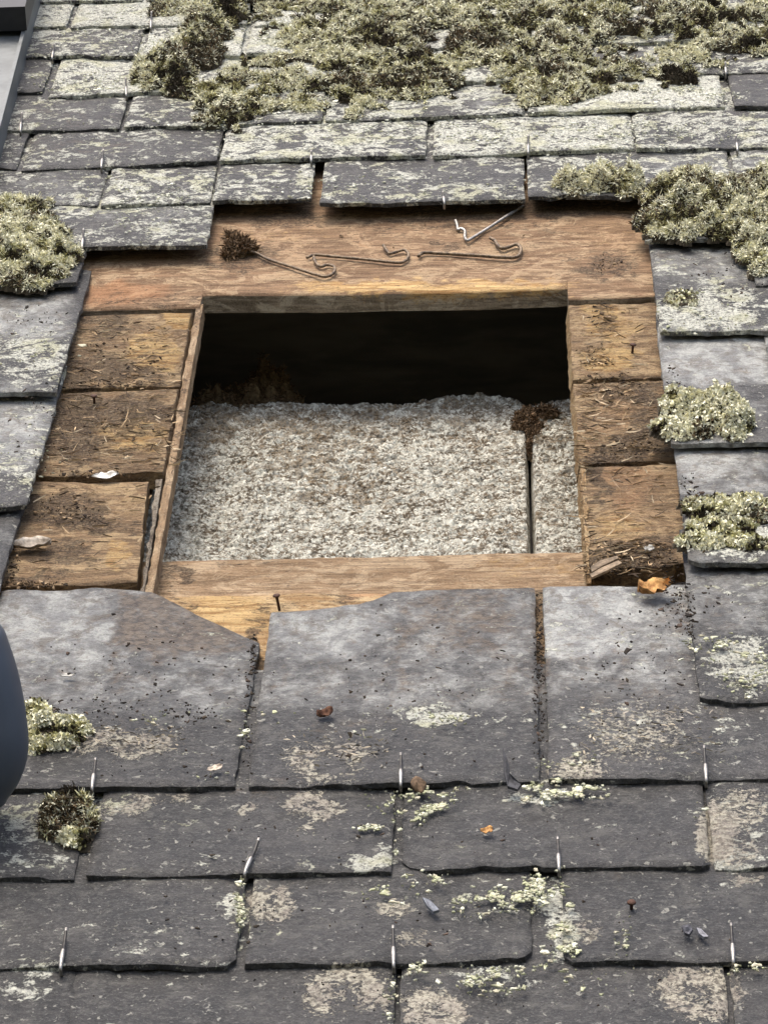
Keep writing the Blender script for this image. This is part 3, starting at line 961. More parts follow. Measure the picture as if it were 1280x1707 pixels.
DI = [(560, 680, 330, 40, .22), (500, 730, 200, 40, .12), (570, 780, 90, 60, .35), (430, 720, 130, 50, .25), (720, 700, 140, 40, .2), (600, 830, 16, 16, .5), (340, 700, 50, 60, .3), (540, 885, 20, 14, .3), (800, 760, 60, 60, .15)]  # first patch paints shade along the slab's upper zone; the others are dirt
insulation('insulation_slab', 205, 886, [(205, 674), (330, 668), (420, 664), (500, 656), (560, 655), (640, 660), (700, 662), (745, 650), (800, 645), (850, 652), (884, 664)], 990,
           'wide slab of pale crumbly insulation filling most of the hole', 11, dirt_shade=DI)
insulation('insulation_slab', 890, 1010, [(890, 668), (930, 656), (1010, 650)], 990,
           'narrow strip of pale crumbly insulation right of the dark joint', 12, dirt_shade=[(930, 700, 60, 40, .45), (930, 820, 40, 60, .2)])
# backing below both slabs, so the joint reads as a groove
v, f = box_vf(-.40, .20, U(600, 1000, WI - .09)[1], U(600, 700, WI - .09)[1], WI - .10, WI - .09)
mesh('ceiling_board', v, f, M_BEAM, bpy.data.objects['attic'], smooth=False)


# ------------------------------------------------------------------ strands: moss, lichen, litter
def strands(p0, d, L, wd, col, bend=0.35, seed=0):
    """curved ribbons, six vertices each"""
    r = np.random.default_rng(seed)
    n = len(p0)
    d = d / np.linalg.norm(d, axis=1)[:, None]
    rv = r.normal(size=(n, 3))
    s = np.cross(d, rv)
    s /= np.linalg.norm(s, axis=1)[:, None] + 1e-9
    b = np.cross(s, d)
    L, wd = L[:, None], wd[:, None]
    p1 = p0 + d * L * .55 + b * L * bend * .3
    p2 = p0 + d * L * .95 + b * L * bend
    V = np.stack([p0 - s * wd * .4, p0 + s * wd * .4, p1 - s * wd * .55, p1 + s * wd * .55, p2 - s * wd * .22, p2 + s * wd * .22], 1).reshape(-1, 3)
    i = np.arange(n)[:, None] * 6
    F = np.concatenate([i + [0, 1, 3, 2], i + [2, 3, 5, 4]])
    C = np.repeat(np.concatenate([col, np.ones((n, 1))], 1), 6, 0)
    return V, F, C


CREAM, YEL, OLIVE, BRN, DARK = (np.array(c) for c in ((.70, .68, .51), (.54, .52, .30), (.23, .21, .10), (.15, .11, .065), (.04, .033, .023)))
WHITE = np.array((.62, .63, .50))


DARKS = [(700, 95, 44, 26), (760, 62, 34, 20), (840, 42, 60, 18), (862, 92, 34, 14), (960, 28, 34, 20), (900, 122, 44, 20), (930, 155, 44, 18), (1130, 122, 44, 14), (1100, 44, 54, 12),
         (1195, 36, 44, 14), (600, 62, 44, 18), (660, 100, 60, 14), (575, 104, 44, 14), (490, 155, 34, 12), (385, 185, 34, 14), (555, 18, 54, 12), (700, 135, 64, 18), (1000, 90, 40, 12), (1260, 60, 34, 12),
         (385, 20, 40, 20), (345, 60, 40, 16), (330, 95, 40, 14), (290, 130, 36, 22), (1170, 318, 36, 10), (1118, 348, 30, 14), (1205, 348, 28, 10), (1150, 365, 24, 7), (1240, 380, 30, 8),
         (28, 352, 30, 9), (92, 415, 30, 13), (36, 422, 26, 8), (60, 446, 34, 6), (1190, 862, 26, 8), (1240, 880, 30, 7)]


def moss_col(u, v, r, pale, brown, seed, wad=False):
    if wad:
        k = r.random(len(u))[:, None]
        return (np.array((.06, .042, .027)) * (1 - k) + np.array((.22, .145, .085)) * k)
    n1 = fbm(u * 52, v * 62, seed + 1, 3)
    n2 = fbm(u * 90, v * 90, seed + 2, 2)
    k = r.random(len(u))
    cid = worley(u * 75, v * 95, seed + 13)[2]
    x = k * .34 + (n1 - .5) * 2.3 + (n2 - .5) * 1.1 + (cid - .5) * .8 + .42 + pale
    px_, py_ = PX(u, v, u * 0 + .006)
    px_ = px_ + 30 * (fbm(u * 70, v * 70, seed + 21) - .5)
    py_ = py_ + 22 * (fbm(u * 70, v * 70, seed + 22) - .5)
    dk = np.zeros(len(u))
    for cx, cy, rx, ry in DARKS:
        dk = np.maximum(dk, ell(px_, py_, cx, cy, rx, ry, .45))
    x = x + .05 - .6 * dk
    c = np.where((x > .52)[:, None], CREAM, np.where((x > .34)[:, None], YEL, np.where((x > .16)[:, None], OLIVE, DARK)))
    bm = ((fbm(u * 26, v * 26, seed + 5, 3) - .5) * 1.5 + .5 + .3 * r.random(len(u)) + brown) > .92
    c = np.where(bm[:, None], np.where((k > .72)[:, None], CREAM * .75, np.where((k > .3)[:, None], BRN, DARK)), c)
    return c * (0.75 + .5 * r.random(len(u)))[:, None]


def moss(name, blobs, H, n, seed, pale=0.0, brown=0.0, ws=-0.002, size=1.0, flat=0.6, leaf=False, warp=14, parent=None, edge=.5, holes=0.0, body=None):
    """a cushion: lumpy body plus many strands. blobs = (x, y, rx, ry, height) in photo pixels on the roof surface"""
    r = np.random.default_rng(seed)
    xs = [b[0] - b[2] * 1.5 for b in blobs] + [b[0] + b[2] * 1.5 for b in blobs]
    ys = [b[1] - b[3] * 1.6 for b in blobs] + [b[1] + b[3] * 1.6 for b in blobs]
    cs = np.array([U(x, y, ws) for x in (min(xs), max(xs)) for y in (min(ys), max(ys))])
    u0, v0, u1, v1 = *cs.min(0), *cs.max(0)

    def hgt(u, v):
        x, y = PX(u, v, np.full(np.shape(u), ws))
        x = x + warp * (fbm(u * 60, v * 60, seed + 11) - .5) * 2
        y = y + warp * .6 * (fbm(u * 60, v * 60, seed + 12) - .5) * 2
        h = np.zeros(np.shape(u))
        for bx, by, rx, ry, k in blobs:
            d = np.hypot((x - bx) / rx, (y - by) / ry)
            h = np.maximum(h, k * np.clip(1 - d ** 2, 0, 1) ** .7)
        if holes:
            h = h * sstep(holes, holes + .12, fbm(u * 38, v * 52, seed + 15, 4))
        f1, f2, cid = worley(u * 75, v * 95, seed + 13)
        lump = np.clip(1 - f1 * 1.2, 0, 1) ** .8 * (.3 + 1.3 * cid)
        return h * H * (0.22 + 1.15 * lump + .5 * fbm(u * 160, v * 160, seed + 14, 2)), h
    st = 0.003
    nx, ny = max(int((u1 - u0) / st), 4), max(int((v1 - v0) / st), 4)
    gu, gv = np.meshgrid(np.linspace(u0, u1, nx), np.linspace(v0, v1, ny))
    hh, m = hgt(gu, gv)
    gw = ws + hh * .8 - np.where(m > 0.02, 0, .004)
    F = grid_faces(nx, ny)
    F = F[(m.ravel()[F] > 0.02).any(1)]
    V = np.stack([gu.ravel(), gv.ravel(), gw.ravel()], 1)
    used = np.unique(F)
    rm = np.full(len(V), -1)
    rm[used] = np.arange(len(used))
    V, F = V[used], rm[F]
    bc = (body if body is not None else DARK * 1.4)[None] * (.7 + .9 * fbm(V[:, 0] * 120, V[:, 1] * 120, seed)[:, None])
    C = np.concatenate([bc, np.ones((len(V), 1))], 1)
    pu, pv = r.uniform(u0, u1, n * 9), r.uniform(v0, v1, n * 9)
    hh, m = hgt(pu, pv)
    ok = (m > r.random(len(m)) * edge) & ((m < .4) | (r.random(len(m)) < .6))
    mm_ = m[ok]
    pu, pv, hh = pu[ok][:n], pv[ok][:n], hh[ok][:n]
    k = len(pu)
    p0 = np.stack([pu, pv, ws + hh * r.uniform(.3, 1.0, k) ** .7], 1)
    d = r.normal(size=(k, 3)) * [1, 1, .8]
    d[:, 2] = np.abs(d[:, 2]) * .7 + flat * .5
    mm = mm_[:k]
    p0[:, 2] = np.where(mm < .45, ws + hh * r.uniform(-.1, 1.0, k), p0[:, 2])
    d[:, 1] -= 1.2 * (mm < .4)
    L = size * r.uniform(.0022, .0062, k) * (1 if not leaf else .65)
    wd = size * (r.uniform(.0006, .0014, k) if not leaf else r.uniform(.0018, .0036, k))
    col = moss_col(pu, pv, r, pale, brown, seed, body is not None)
    V2, F2, C2 = strands(p0, d, L, wd, col, seed=seed, bend=.5 if not leaf else .8)
    F2 = F2 + len(V)
    o = mesh(name, np.concatenate([V, V2]), np.concatenate([F, F2]), M_MOSS, None, loc=((u0 + u1) / 2, v0, ws), attrs={'col': np.concatenate([C, C2])}, smooth=False)
    return o


G = 'cushions of moss and lichen on the slates'
MAT = [(480, 30, 50, 22, .5), (560, 50, 110, 60, .9), (660, 30, 110, 45, .9), (640, 100, 110, 55, .8), (520, 130, 90, 40, .7), (440, 150, 60, 24, .5), (420, 120, 60, 26, .5),
       (380, 185, 55, 26, .9), (700, 130, 70, 40, .8), (800, 50, 130, 60, 1), (900, 70, 100, 60, 1), (860, 110, 60, 30, .8), (930, 140, 85, 42, 1), (1000, 40, 110, 60, 1), (1010, 110, 60, 40, .7),
       (1140, 30, 120, 36, 1), (1100, 60, 90, 30, .8), (1240, 55, 90, 42, 1), (1130, 118, 45, 26, .8), (1190, 90, 50, 16, .6), (740, 0, 500, 18, .6), (1200, 0, 120, 14, .5),
       (600, 170, 40, 18, .35), (480, 175, 60, 14, .3), (350, 150, 30, 20, .4)]
o = moss('moss', MAT, .0125, 150000, 101, pale=.12, brown=.02, warp=40, holes=.41, edge=.25)
tag(o, kind='stuff')
tag(moss('moss_clump', [(385, 18, 32, 26, 1), (350, 45, 40, 30, 1), (330, 90, 45, 26, 1), (285, 120, 44, 36, 1), (245, 125, 26, 24, .7), (300, 148, 30, 16, .7), (300, 12, 50, 16, .4)], .018, 30000, 102, pale=.0, brown=.13, warp=22),
    'long dark brown and olive tongue of moss running down the upper left slates', 'moss', G)
tag(moss('moss_clump', [(30, 365, 70, 34, 1), (70, 400, 55, 30, 1), (20, 430, 60, 40, 1), (90, 425, 42, 34, 1), (40, 462, 60, 18, .8), (0, 400, 50, 50, 1)], .013, 32000, 103, pale=.22, brown=-.03, warp=30, holes=.30),
    'large pale green moss cushion hanging over the left edge slates above the boards', 'moss', G)
tag(moss('moss_clump', [(1150, 335, 80, 40, 1), (1220, 350, 90, 46, 1), (1110, 370, 46, 26, .9), (1180, 380, 70, 20, .8), (1262, 400, 36, 36, .8), (1280, 330, 60, 40, 1), (1275, 440, 24, 22, .5)], .018, 46000, 104, pale=.1, holes=.2, brown=.02, warp=20, ws=.0),
    'thick grey green moss cushion capping the slate at the upper right of the hole', 'moss', G)
tag(moss('moss_clump', [(960, 310, 42, 18, 1), (1000, 306, 46, 18, 1), (1040, 312, 36, 17, 1)], .016, 9000, 105, pale=.16, brown=-.1),
    'low pale yellow sausage of moss lying along the slate edge above the hole', 'moss', G)
tag(moss('moss_clump', [(1140, 676, 42, 22, .8), (1190, 690, 50, 30, 1), (1225, 712, 30, 26, 1), (1115, 715, 28, 16, .6), (1150, 722, 40, 14, .6)], .014, 9000, 106, pale=.24, brown=-.2, leaf=True),
    'bright yellow green tuft of leafy lichen at a slate edge right of the boards', 'lichen', G)
tag(moss('moss_clump', [(1180, 848, 44, 18, .7), (1240, 850, 50, 22, .8), (1200, 880, 60, 22, .5), (1170, 905, 40, 14, .7), (1250, 905, 50, 14, .5)], .007, 6000, 107, pale=.16, brown=.05, leaf=True, edge=1.2),
    'grey white crust of leafy lichen with black gaps on the lowest long slate at right', 'lichen', G)
tag(moss('moss_clump', [(60, 1192, 30, 20, .7), (88, 1222, 52, 26, .9), (120, 1215, 30, 18, .6), (60, 1240, 20, 16, .5)], .010, 5000, 108, pale=.14, brown=-.02, leaf=True),
    'small yellow green moss pad beside the rounded grey plastic edge', 'moss', G)
tag(moss('moss_clump', [(110, 1352, 40, 26, 1), (140, 1370, 24, 26, .7), (90, 1380, 20, 14, .5)], .013, 4000, 109, pale=-.25, brown=.3),
    'dark brown dead moss tuft below the slate edge at lower left', 'moss', G)
tag(moss('moss_clump', [(122, 1400, 28, 11, .9)], .007, 1100, 110, pale=.25, brown=-.2, leaf=True),
    'pale green lichen scrap just under the dark dead moss tuft', 'lichen', G)
tag(moss('moss_clump', [(402, 420, 26, 16, 1), (392, 412, 16, 12, .9)], .007, 1600, 111, ws=WB, body=BRN, size=1.5, warp=24),
    'knot of dry brown roots caught on the leftmost loose hook', 'root tuft', G)
tag(moss('moss_clump', [(1135, 500, 34, 14, .8)], .006, 260, 112, pale=.2, brown=-.2, leaf=True, ws=-.004),
    'small green lichen rosette on the slate beside the top right board', 'lichen', G)


def scatter_flakes(name, spots, n, seed, cols, ws=0.0005, size=(.0018, .0045), flatz=.13, label=None, cat=None, kind='stuff', mat=None, spread=1.0, gap=0.0):
    """flat irregular flakes with thickness strewn over spots (x, y, rx, ry, weight)"""
    r = np.random.default_rng(seed)
    wt_ = np.array([s[4] for s in spots], float)
    k = r.choice(len(spots), n, p=wt_ / wt_.sum())
    sp = np.array([s[:4] for s in spots])[k]
    a, q = r.uniform(0, 2 * math.pi, n), np.sqrt(r.random(n))
    q = q * (.4 + .6 * r.random(n)) * 1.2
    x, y = sp[:, 0] + sp[:, 2] * q * np.cos(a) * spread, sp[:, 1] + sp[:, 3] * q * np.sin(a) * spread
    uv = np.array([U(*p, 0) for p in zip(x, y)])
    keep = fbm(uv[:, 0] * 130, uv[:, 1] * 130, seed, 3) > gap
    x, y = x[keep], y[keep]
    n = len(x)
    VV, FF, CC = [], [], []
    m = 0
    for i in range(n):
        w = ws(x[i], y[i]) if callable(ws) else ws
        u, v = U(x[i], y[i], w)
        sz = size[0] * (size[1] / size[0]) ** (r.random() ** 1.8) * (1 if r.random() > .06 else 1.5)
        e = 7
        an = np.sort(r.uniform(0, 2 * math.pi, e))
        rad = sz * r.uniform(.3, 1, e)
        tl = r.normal(size=2) * flatz
        pu, pv = rad * np.cos(an), rad * np.sin(an) * r.uniform(.5, 1)
        pw = tl[0] * pu + tl[1] * pv + abs(tl).sum() * sz * .4
        top = np.stack([u + pu, v + pv, w + .0004 + pw], 1)
        bot = top - [0, 0, .0009]
        c = np.array([[u, v, w + .0008 + abs(tl).sum() * sz * .3 + sz * .05]])
        VV += [top, bot, c]
        for j in range(e):
            jj = (j + 1) % e
            FF.append((m + j, m + jj, m + 2 * e))
            FF.append((m + j, m + e + j, m + e + jj))
            FF.append((m + j, m + e + jj, m + jj))
        col = np.array(cols[r.integers(len(cols))]) * r.uniform(.7, 1.25)
        CC.append(np.tile([*col, 1], (2 * e + 1, 1)))
        m += 2 * e + 1
    V = np.concatenate(VV)
    o = mesh(name, V, np.array(FF), mat or M_CRUMB, None, loc=tuple(V.mean(0)), attrs={'col': np.concatenate(CC)}, smooth=False)
    tag(o, label, cat, kind=kind)
    return o


# leafy lichen flakes on the slates below the hole
LS = [(705, 1343, 32, 22, 9), (722, 1330, 30, 12, 3), (742, 1318, 30, 12, 2), (885, 1322, 30, 12, 5), (930, 1318, 40, 12, 5), (975, 1320, 30, 10, 3), (1160, 1348, 14, 10, 2), (620, 1380, 22, 4, 1.5), (640, 1335, 26, 14, 1.5), (660, 1390, 6, 40, 2),
      (790, 1505, 28, 18, 7), (830, 1500, 40, 16, 6), (885, 1490, 30, 26, 4), (905, 1480, 26, 14, 3), (940, 1540, 14, 70, 8), (930, 1575, 24, 24, 5), (640, 1495, 26, 14, 3), (700, 1470, 40, 14, 1.5), (930, 1612, 40, 8, 2),
      (800, 1630, 50, 20, 5), (840, 1640, 26, 22, 4), (690, 1620, 20, 14, 2), (1040, 1560, 12, 30, .8), (650, 1670, 10, 40, 1), (400, 1510, 8, 40, 2.5), (1240, 1612, 30, 12, 1), (1010, 1640, 60, 20, .7), (560, 1205, 200, 20, 1.2),
      (740, 1195, 40, 10, 2), (260, 1200, 30, 14, 1), (1190, 1080, 60, 20, 4), (1240, 1110, 50, 40, 5), (410, 1240, 10, 60, 1.5), (950, 1275, 40, 20, 2), (350, 1295, 30, 6, .5), (50, 590, 60, 30, 1.5), (60, 740, 50, 50, 1.5), (1170, 515, 60, 36, 3)]
scatter_flakes('lichen_flakes', LS, 5600, 201, [(.50, .50, .37), (.58, .58, .46), (.42, .43, .27), (.44, .41, .30), (.33, .33, .22)], size=(.0008, .0038), mat=M_LICH, spread=1.35, gap=.52, flatz=.05)
LT = [(600, 200, 500, 50, 6), (900, 220, 350, 30, 5), (200, 60, 140, 50, 4), (160, 140, 120, 20, 3), (560, 310, 300, 20, 2), (470, 60, 60, 30, 4), (480, 165, 80, 20, 4), (1130, 160, 90, 20, 4), (250, 320, 100, 30, 2), (240, 375, 90, 26, 1.2), (1050, 230, 200, 20, 3)]
scatter_flakes('lichen_flakes', LT, 5000, 202, [(.56, .56, .46), (.66, .66, .55), (.46, .46, .33)], size=(.001, .0034), mat=M_LICH, ws=-.001, gap=.5, spread=1.2, flatz=.1)
# dark crumbs of moss and dirt on the slates
CS = [(424, 1095, 5, 40, 3), (898, 1080, 8, 90, 5), (250, 1110, 190, 90, 6), (150, 1180, 140, 30, 4), (650, 1120, 220, 110, 5), (1060, 1120, 90, 110, 6), (1125, 1000, 24, 60, 6), (1150, 1030, 10, 50, 5), (900, 1150, 14, 130, 6), (415, 1190, 10, 110, 6), (300, 1280, 260, 40, 2.5), (700, 1260, 220, 40, 2),
      (640, 1400, 600, 50, 3), (640, 1540, 600, 60, 3), (700, 1660, 600, 40, 2), (60, 700, 50, 90, 3), (60, 530, 60, 30, 2), (1190, 480, 80, 50, 3), (1120, 650, 20, 40, 2), (1150, 810, 20, 26, 2.5), (1190, 1000, 60, 50, 1), (320, 1190, 90, 24, 4), (75, 1185, 40, 14, 3)]
scatter_flakes('moss_crumbs', CS, 1100, 203, [(.02, .015, .011), (.035, .025, .017), (.05, .038, .025), (.08, .055, .04)], size=(.0006, .0032), flatz=.3)
# litter on the boards
WBF = lambda x, y: WB + .001
BS = [(200, 600, 100, 60, 5), (180, 720, 100, 60, 6), (110, 855, 60, 30, 5), (180, 640, 110, 8, 4), (150, 790, 100, 8, 3), (1020, 640, 60, 30, 5), (1040, 750, 60, 20, 6), (990, 600, 30, 40, 3), (1060, 930, 70, 30, 8), (1010, 950, 40, 14, 5), (60, 975, 60, 10, 6), (1000, 530, 30, 30, 2), (600, 390, 350, 60, 1.2), (1010, 440, 30, 16, 2), (20, 930, 20, 60, 4)]
scatter_flakes('wood_litter', BS, 900, 204, [(.05, .034, .02), (.10, .066, .036), (.18, .12, .065), (.03, .02, .013), (.34, .24, .14)], ws=WBF, size=(.0007, .0034), flatz=.35)


def fibres(name, spots, n, seed, cols, w, L=(.006, .02)):
    r = np.random.default_rng(seed)
    wt_ = np.array([s[4] for s in spots], float)
    k = r.choice(len(spots), n, p=wt_ / wt_.sum())
    sp = np.array([s[:4] for s in spots])[k]
    x = sp[:, 0] + sp[:, 2] * r.uniform(-1, 1, n)
    y = sp[:, 1] + sp[:, 3] * r.uniform(-1, 1, n)
    p0 = np.array([[*U(a, b, w), w + .0008] for a, b in zip(x, y)])
    d = r.normal(size=(n, 3)) * [1.2, .5, .12]
    d[:, 2] = np.abs(d[:, 2]) * .6
    c = np.array(cols)[r.integers(len(cols), size=n)] * r.uniform(.7, 1.2, n)[:, None]
    V, F, C = strands(p0, d, r.uniform(*L, n), r.uniform(.0006, .0014, n), c, bend=.25, seed=seed)
    o = mesh(name, V, F, M_CRUMB, None, loc=tuple(V.mean(0)), attrs={'col': C}, smooth=False)
    tag(o, kind='stuff')


fibres('wood_fibres', [(200, 590, 110, 60, 4), (180, 720, 110, 60, 6), (150, 880, 110, 70, 2), (1020, 560, 50, 50, 2), (1030, 690, 60, 60, 6), (1050, 840, 60, 90, 3), (1040, 930, 70, 30, 5), (975, 800, 6, 150, 3), (290, 740, 6, 60, 1)], 1100, 205,
       [(.42, .30, .17), (.25, .17, .09), (.10, .07, .04), (.50, .40, .26), (.06, .04, .025)], WB, (.004, .016))
fibres('lichen_threads', [(560, 1250, 90, 30, 2), (200, 1230, 110, 20, 3), (1080, 1220, 120, 40, 3)], 420, 206, [(.42, .36, .26), (.30, .27, .22), (.10, .085, .06)], -.001, (.002, .0065))

# brown wad hanging at the top of the slab joint, and the dim one at the back left
tag(moss('fibre_wad', [(878, 702, 22, 13, .8), (891, 720, 13, 18, 1), (868, 714, 12, 10, .6), (908, 690, 22, 8, .5), (886, 746, 5, 18, .6)], .010, 4500, 120, ws=WI - .045, body=BRN, flat=.1),
    'rusty brown fibre wad at the top of the insulation joint', 'debris')
tag(moss('fibre_wad', [(430, 680, 80, 34, .8), (445, 655, 36, 34, 1), (370, 690, 60, 20, .8)], .022, 6000, 121, ws=-.17, body=BRN, flat=.1, warp=24),
    'dim brown heap of nest fibres in the dark behind the insulation', 'debris')


# ------------------------------------------------------------------ loose hooks on the top board
def loose_hook(pts, mat, label, rad=.0015, lift=.0035):
    P = [(350 + .4297 * x, 330 + .4297 * y) for x, y in pts]
    w = WB + lift
    P = smooth_path([(*U(x, y, w), w + .0004 * math.sin(i * 2.1)) for i, (x, y) in enumerate(P)], 6)
    n = len(P)
    r = np.full(n, rad)
    V, F = tube(P, r, 8)
    o = mesh('slate_hook', V, F, mat, None, loc=tuple(P.mean(0)))
    tag(o, label, 'slate hook', 'loose slate hooks laid on the top board')


loose_hook([(120, 215), (170, 212), (230, 238), (320, 268), (410, 298), (450, 304), (480, 290), (482, 268), (455, 258), (428, 266), (410, 250), (402, 226)], M_RUST,
           'dark wire hook whose straight end is stuck in a root knot')
loose_hook([(375, 232), (408, 222), (480, 226), (600, 238), (700, 250), (748, 248), (770, 225), (756, 203), (725, 207), (698, 216), (684, 203), (672, 182)], M_RUST,
           'tarnished wire hook lying level in the middle of the board, tip upward')
loose_hook([(808, 226), (830, 214), (900, 214), (1050, 224), (1150, 232), (1192, 226), (1206, 200), (1188, 181), (1150, 192), (1128, 194), (1112, 180), (1104, 164), (1085, 155)], M_RUST,
           'thick dark wire hook just below the shiny bent one', rad=.0018)
loose_hook([(1215, 32), (1150, 72), (1080, 115), (1012, 158), (998, 166), (988, 150), (988, 128), (972, 120), (962, 122), (958, 104), (952, 88)], M_HOOK,
           'shiny steel hook with its long arm slanting up to the slates', rad=.0016)


# ------------------------------------------------------------------ chips, leaves and bits, each a thing
def chip(name, pts, label, cat, col, w=0.0005, thick=.0022, bulge=0.0, group=None, tilt=0.0):
    q = np.array([U(x, y, w) for x, y in pts])
    c = q.mean(0)
    soft = bulge > 0
    if soft:
        q = smooth_path(np.concatenate([q, q[:1]]), 4)[:-1]
        an = np.arange(len(q))
        q = c + (q - c) * (1 + .22 * (vn(an * .7, an * 0, len(label)) - .5))[:, None]
    n = len(q)
    z = w + thick + tilt * (q[:, 1] - q[:, 1].min())
    fr = [1.0, .8, .55, .3]
    V = [np.concatenate([q, (z - thick)[:, None]], 1)]
    for f_ in fr:
        p_ = c + (q - c) * f_
        zz = z + bulge * (1 - f_ ** 2) * 1.1 + (bulge * 1.5 * (fbm(p_[:, 0] * 260, p_[:, 1] * 260, len(label), 3) - .5) if soft else 0)
        V.append(np.concatenate([p_, zz[:, None]], 1))
    V = np.concatenate(V + [np.array([[*c, z.mean() + bulge]])])
    F = []
    for k_ in range(4):
        for i in range(n):
            j = (i + 1) % n
            F.append((k_ * n + i, k_ * n + j, (k_ + 1) * n + j, (k_ + 1) * n + i))
    F += [(4 * n + i, 4 * n + (i + 1) % n, 5 * n) for i in range(n)]
    F.append(tuple(range(n - 1, -1, -1)))
    r = np.random.default_rng(len(label))
    C = np.array([[*(np.array(col) * r.uniform(.45, 1.25)), 1] for _ in V])
    o = mesh(name, V, F, M_CRUMB, None, loc=(*c, w), attrs={'col': C}, smooth=soft)
    tag(o, label, cat, group)


SG = 'chips of slate lying on the roof'
chip('slate_chip', [(704, 1500), (716, 1504), (728, 1516), (732, 1521), (722, 1524), (712, 1514)], 'blue grey pointed slate chip between pale lichen patches', 'slate chip', (.16, .17, .19), group=SG)
chip('slate_chip', [(1136, 1552), (1148, 1550), (1154, 1556), (1148, 1562), (1140, 1560)], 'tiny dark slate chip left of a paler one on the lower right slate', 'slate chip', (.10, .10, .115), group=SG, tilt=.3)
chip('slate_chip', [(1160, 1550), (1168, 1553), (1180, 1565), (1172, 1566), (1164, 1560)], 'thin pale slate splinter on the lower right slate', 'slate chip', (.21, .21, .225), group=SG)
chip('slate_chip', [(838, 1270), (846, 1285), (848, 1300), (868, 1314), (862, 1320), (846, 1316), (840, 1300)], 'curved dark slate sliver standing at a slate edge below the hole', 'slate chip', (.06, .06, .065), group=SG, tilt=.25, w=.002)
def curled(name, x, y, length, width, rot, curl, cup, label, cat, cols, w=.001, seed=0, nx=18, ny=10):
    """a thin curled leaf or bark flake: ragged lens outline, curled ends, cupped across, a little crumpled"""
    r = np.random.default_rng(seed)
    cu, cv = U(x, y, w)
    s_, t_ = np.meshgrid(np.linspace(-1, 1, nx), np.linspace(-1, 1, ny))
    half = width / 2 * np.sqrt(np.clip(1 - np.abs(s_) ** 2.4, 0.01, 1)) * (.65 + .7 * vn(s_ * 3.1, t_ * 0 + np.sign(t_), seed))
    a_ = s_ * length / 2 * (1 + .15 * (vn(t_ * 3, t_ * 0, seed + 3) - .5))
    b_ = t_ * half
    z = curl * length * np.abs(s_) ** 2 * np.where(s_ > 0, 1, .5) + cup * width * t_ ** 2 + .22 * width * (fbm(s_ * 2.6 + seed, t_ * 2.2, seed + 5, 3) - .5)
    z = z - z.min()
    P = np.stack([cu + (a_ * math.cos(rot) - b_ * math.sin(rot)).ravel(), cv + (a_ * math.sin(rot) + b_ * math.cos(rot)).ravel(), w + .001 + z.ravel()], 1)
    V, F, rr = slab(nx, ny, P, .0007)
    n = len(V)
    k = np.concatenate([fbm(s_ * 3, t_ * 5, seed + 8, 3).ravel(), np.full(n - nx * ny, .3)])
    k = np.clip((k - .3) / .4, 0, 1)[:, None]
    C = np.concatenate([np.array(cols[0]) * (1 - k) + np.array(cols[1]) * k, np.ones((n, 1))], 1)
    F = [f for f in F if len(f) == 4]                    # open below
    o = mesh(name, V, F, M_CRUMB, None, loc=(cu, cv, w), attrs={'col': C}, smooth=True)
    tag(o, label, cat)


OR, PA, WH = ((.22, .10, .035), (.55, .32, .12)), ((.20, .16, .12), (.52, .46, .38)), ((.34, .32, .28), (.66, .64, .58))
curled('leaf', 1090, 990, .027, .020, .3, .16, .35, 'curled orange leaf resting on the pale slate under the right boards', 'leaf', OR, -.0115, 3)
curled('leaf', 811, 1388, .009, .008, .2, .1, .2, 'tiny orange leaf scrap in the middle of a dark slate', 'leaf', OR, .0005, 5)
curled('bark_flake', 176, 797, .023, .012, .1, .08, .15, 'white papery flake in the joint between the lower left boards', 'flake', WH, WB + .001, 7)
curled('bark_flake', 54, 916, .032, .016, .1, .05, .35, 'pale ribbed flake lying on the lowest left board', 'flake', PA, WB + .001, 9)
curled('bark_flake', 358, 1284, .012, .006, .5, .1, .2, 'small cream flake on the dark slate left of the lichen ring', 'flake', ((.40, .33, .26), (.58, .50, .40)), .0005, 11)
curled('bark_flake', 114, 1129, .011, .004, 0, .1, .2, 'thin white flake on the pale slate near the rounded plastic edge', 'flake', WH, -.006, 13)
curled('bark_flake', 1081, 920, .008, .008, .6, .2, .3, 'white crumb on the dirty end of the lowest right board', 'flake', WH, WB + .003, 15)
curled('leaf', 542, 1195, .013, .010, .4, .2, .4, 'crumpled red brown leaf on the middle slate below the hole', 'leaf', ((.06, .03, .02), (.20, .10, .06)), -.004, 17)
chip('seed_case', [(685, 1305), (694, 1299), (706, 1302), (711, 1312), (704, 1322), (692, 1320), (686, 1313)], 'round brown dried seed case over a slate joint', 'seed case', (.13, .085, .05), bulge=.003, thick=.002)
chip('wood_splinter', [(984, 948), (1000, 938), (1028, 930), (1030, 934), (1005, 946), (986, 957)], 'upper grey splinter of split board at the right corner of the hole', 'splinter', (.20, .15, .10), w=WB + .004)
chip('wood_splinter', [(983, 961), (1002, 950), (1030, 938), (1036, 942), (1008, 956), (986, 966)], 'lower pale splinter of split board at the right corner of the hole', 'splinter', (.28, .21, .14), w=WB + .006)


# ------------------------------------------------------------------ grey flashing at the upper left corner
def solid(poly, w0, w1, top=None):
    n = len(poly)
    t = top or poly
    V = [(*p, w0) for p in poly] + [(*p, w1) for p in t]
    F = [tuple(range(n - 1, -1, -1)), tuple(range(n, 2 * n))] + [(i, (i + 1) % n, n + (i + 1) % n, n + i) for i in range(n)]
    return V, F


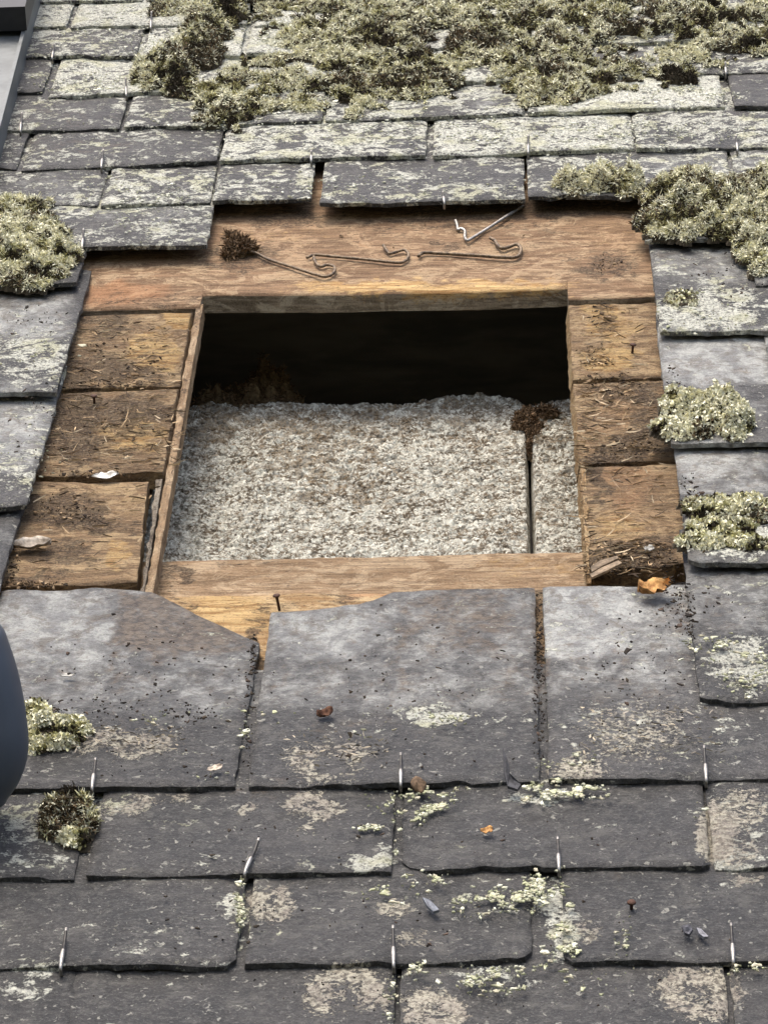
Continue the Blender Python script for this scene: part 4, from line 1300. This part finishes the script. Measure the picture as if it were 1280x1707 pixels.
HF = 0.026
b0, b1 = np.array(U(12, 218, 0)), np.array(U(60, 30, 0))
dv = (b1 - b0) / np.linalg.norm(b1 - b0)
nv = np.array([-dv[1], dv[0]])                           # to the left of the rim
fl = thing('roof_flashing', 'grey folded metal flashing beneath a dark box at the upper left corner', 'flashing', (b0[0], b0[1], 0))
a0, a1 = b0 - dv * .25, b1 + dv * .5
v, f = solid([tuple(a0), tuple(a1), tuple(a1 + nv * .004), tuple(a0 + nv * .004)], -.006, HF)
mesh('rim', v, f, M_ZINC, fl, loc=(*b0, 0), smooth=False)
v, f = solid([tuple(a0 + nv * .0045), tuple(a1 + nv * .0045), tuple(a1 + nv * .22), tuple(a0 + nv * .22)], -.006, HF - .006)
mesh('panel', v, f, M_ZINC, fl, loc=(*b0, 0), smooth=False)
c0 = np.array(U(50, 52, HF))
c1 = c0 + nv * .0 + dv * .3
v, f = solid([tuple(c0 + nv * .003), tuple(c1 + nv * .003), tuple(c1 + nv * .25), tuple(c0 + nv * .25)], HF + .001, HF + .030,)
mesh('box', v, f, M_CAP, fl, loc=(*b0, 0), smooth=False)

# ------------------------------------------------------------------ rounded plastic form at the left edge
OUT = [(-190, 1020), (-120, 990), (-50, 1002), (0, 1042), (15, 1075), (28, 1115), (38, 1160), (44, 1200), (47, 1235), (45, 1262), (39, 1285), (28, 1310), (12, 1333), (0, 1348), (-60, 1385), (-130, 1395), (-200, 1350), (-230, 1250), (-225, 1120)]
vd = RC[2]                                               # towards the viewer
ctr = np.array([*U(-90, 1200, .075), .075])
ring_p = []
for x, y in smooth_path([(*p, 0) for p in OUT + [OUT[0]]], 4)[:-1, :2]:
    d = np.array([(x - 640) / FPX, (853.5 - y) / FPX, -1.0]) @ RC
    t = ((ctr - CAM) @ vd) / (d @ vd)
    ring_p.append(CAM + d * t)
ring_p = np.array(ring_p)
m = len(ring_p)
V, F = [], []
prof = [(-.9, .70), (-.75, .86), (-.45, .97), (-.15, 1.0), (.15, .99), (.45, .93), (.7, .80), (.88, .58), (.97, .32)]
for h, s in prof:
    V += list(ctr + (ring_p - ctr) * s + vd * h * .045)
for i in range(len(prof) - 1):
    for j in range(m):
        F.append((i * m + j, i * m + (j + 1) % m, (i + 1) * m + (j + 1) % m, (i + 1) * m + j))
V += [ctr + vd * .045, ctr - vd * .045]
F += [((len(prof) - 1) * m + j, (len(prof) - 1) * m + (j + 1) % m, len(V) - 2) for j in range(m)]
F += [((j + 1) % m, j, len(V) - 1) for j in range(m)]
o = mesh('plastic_cover', V, F, M_COVER, None, loc=tuple(ctr))
tag(o, 'smooth dark blue grey rounded plastic form poking in at the left edge', 'cover')

for o in scene.objects:
    if 'o' in o.keys():
        del o['o']
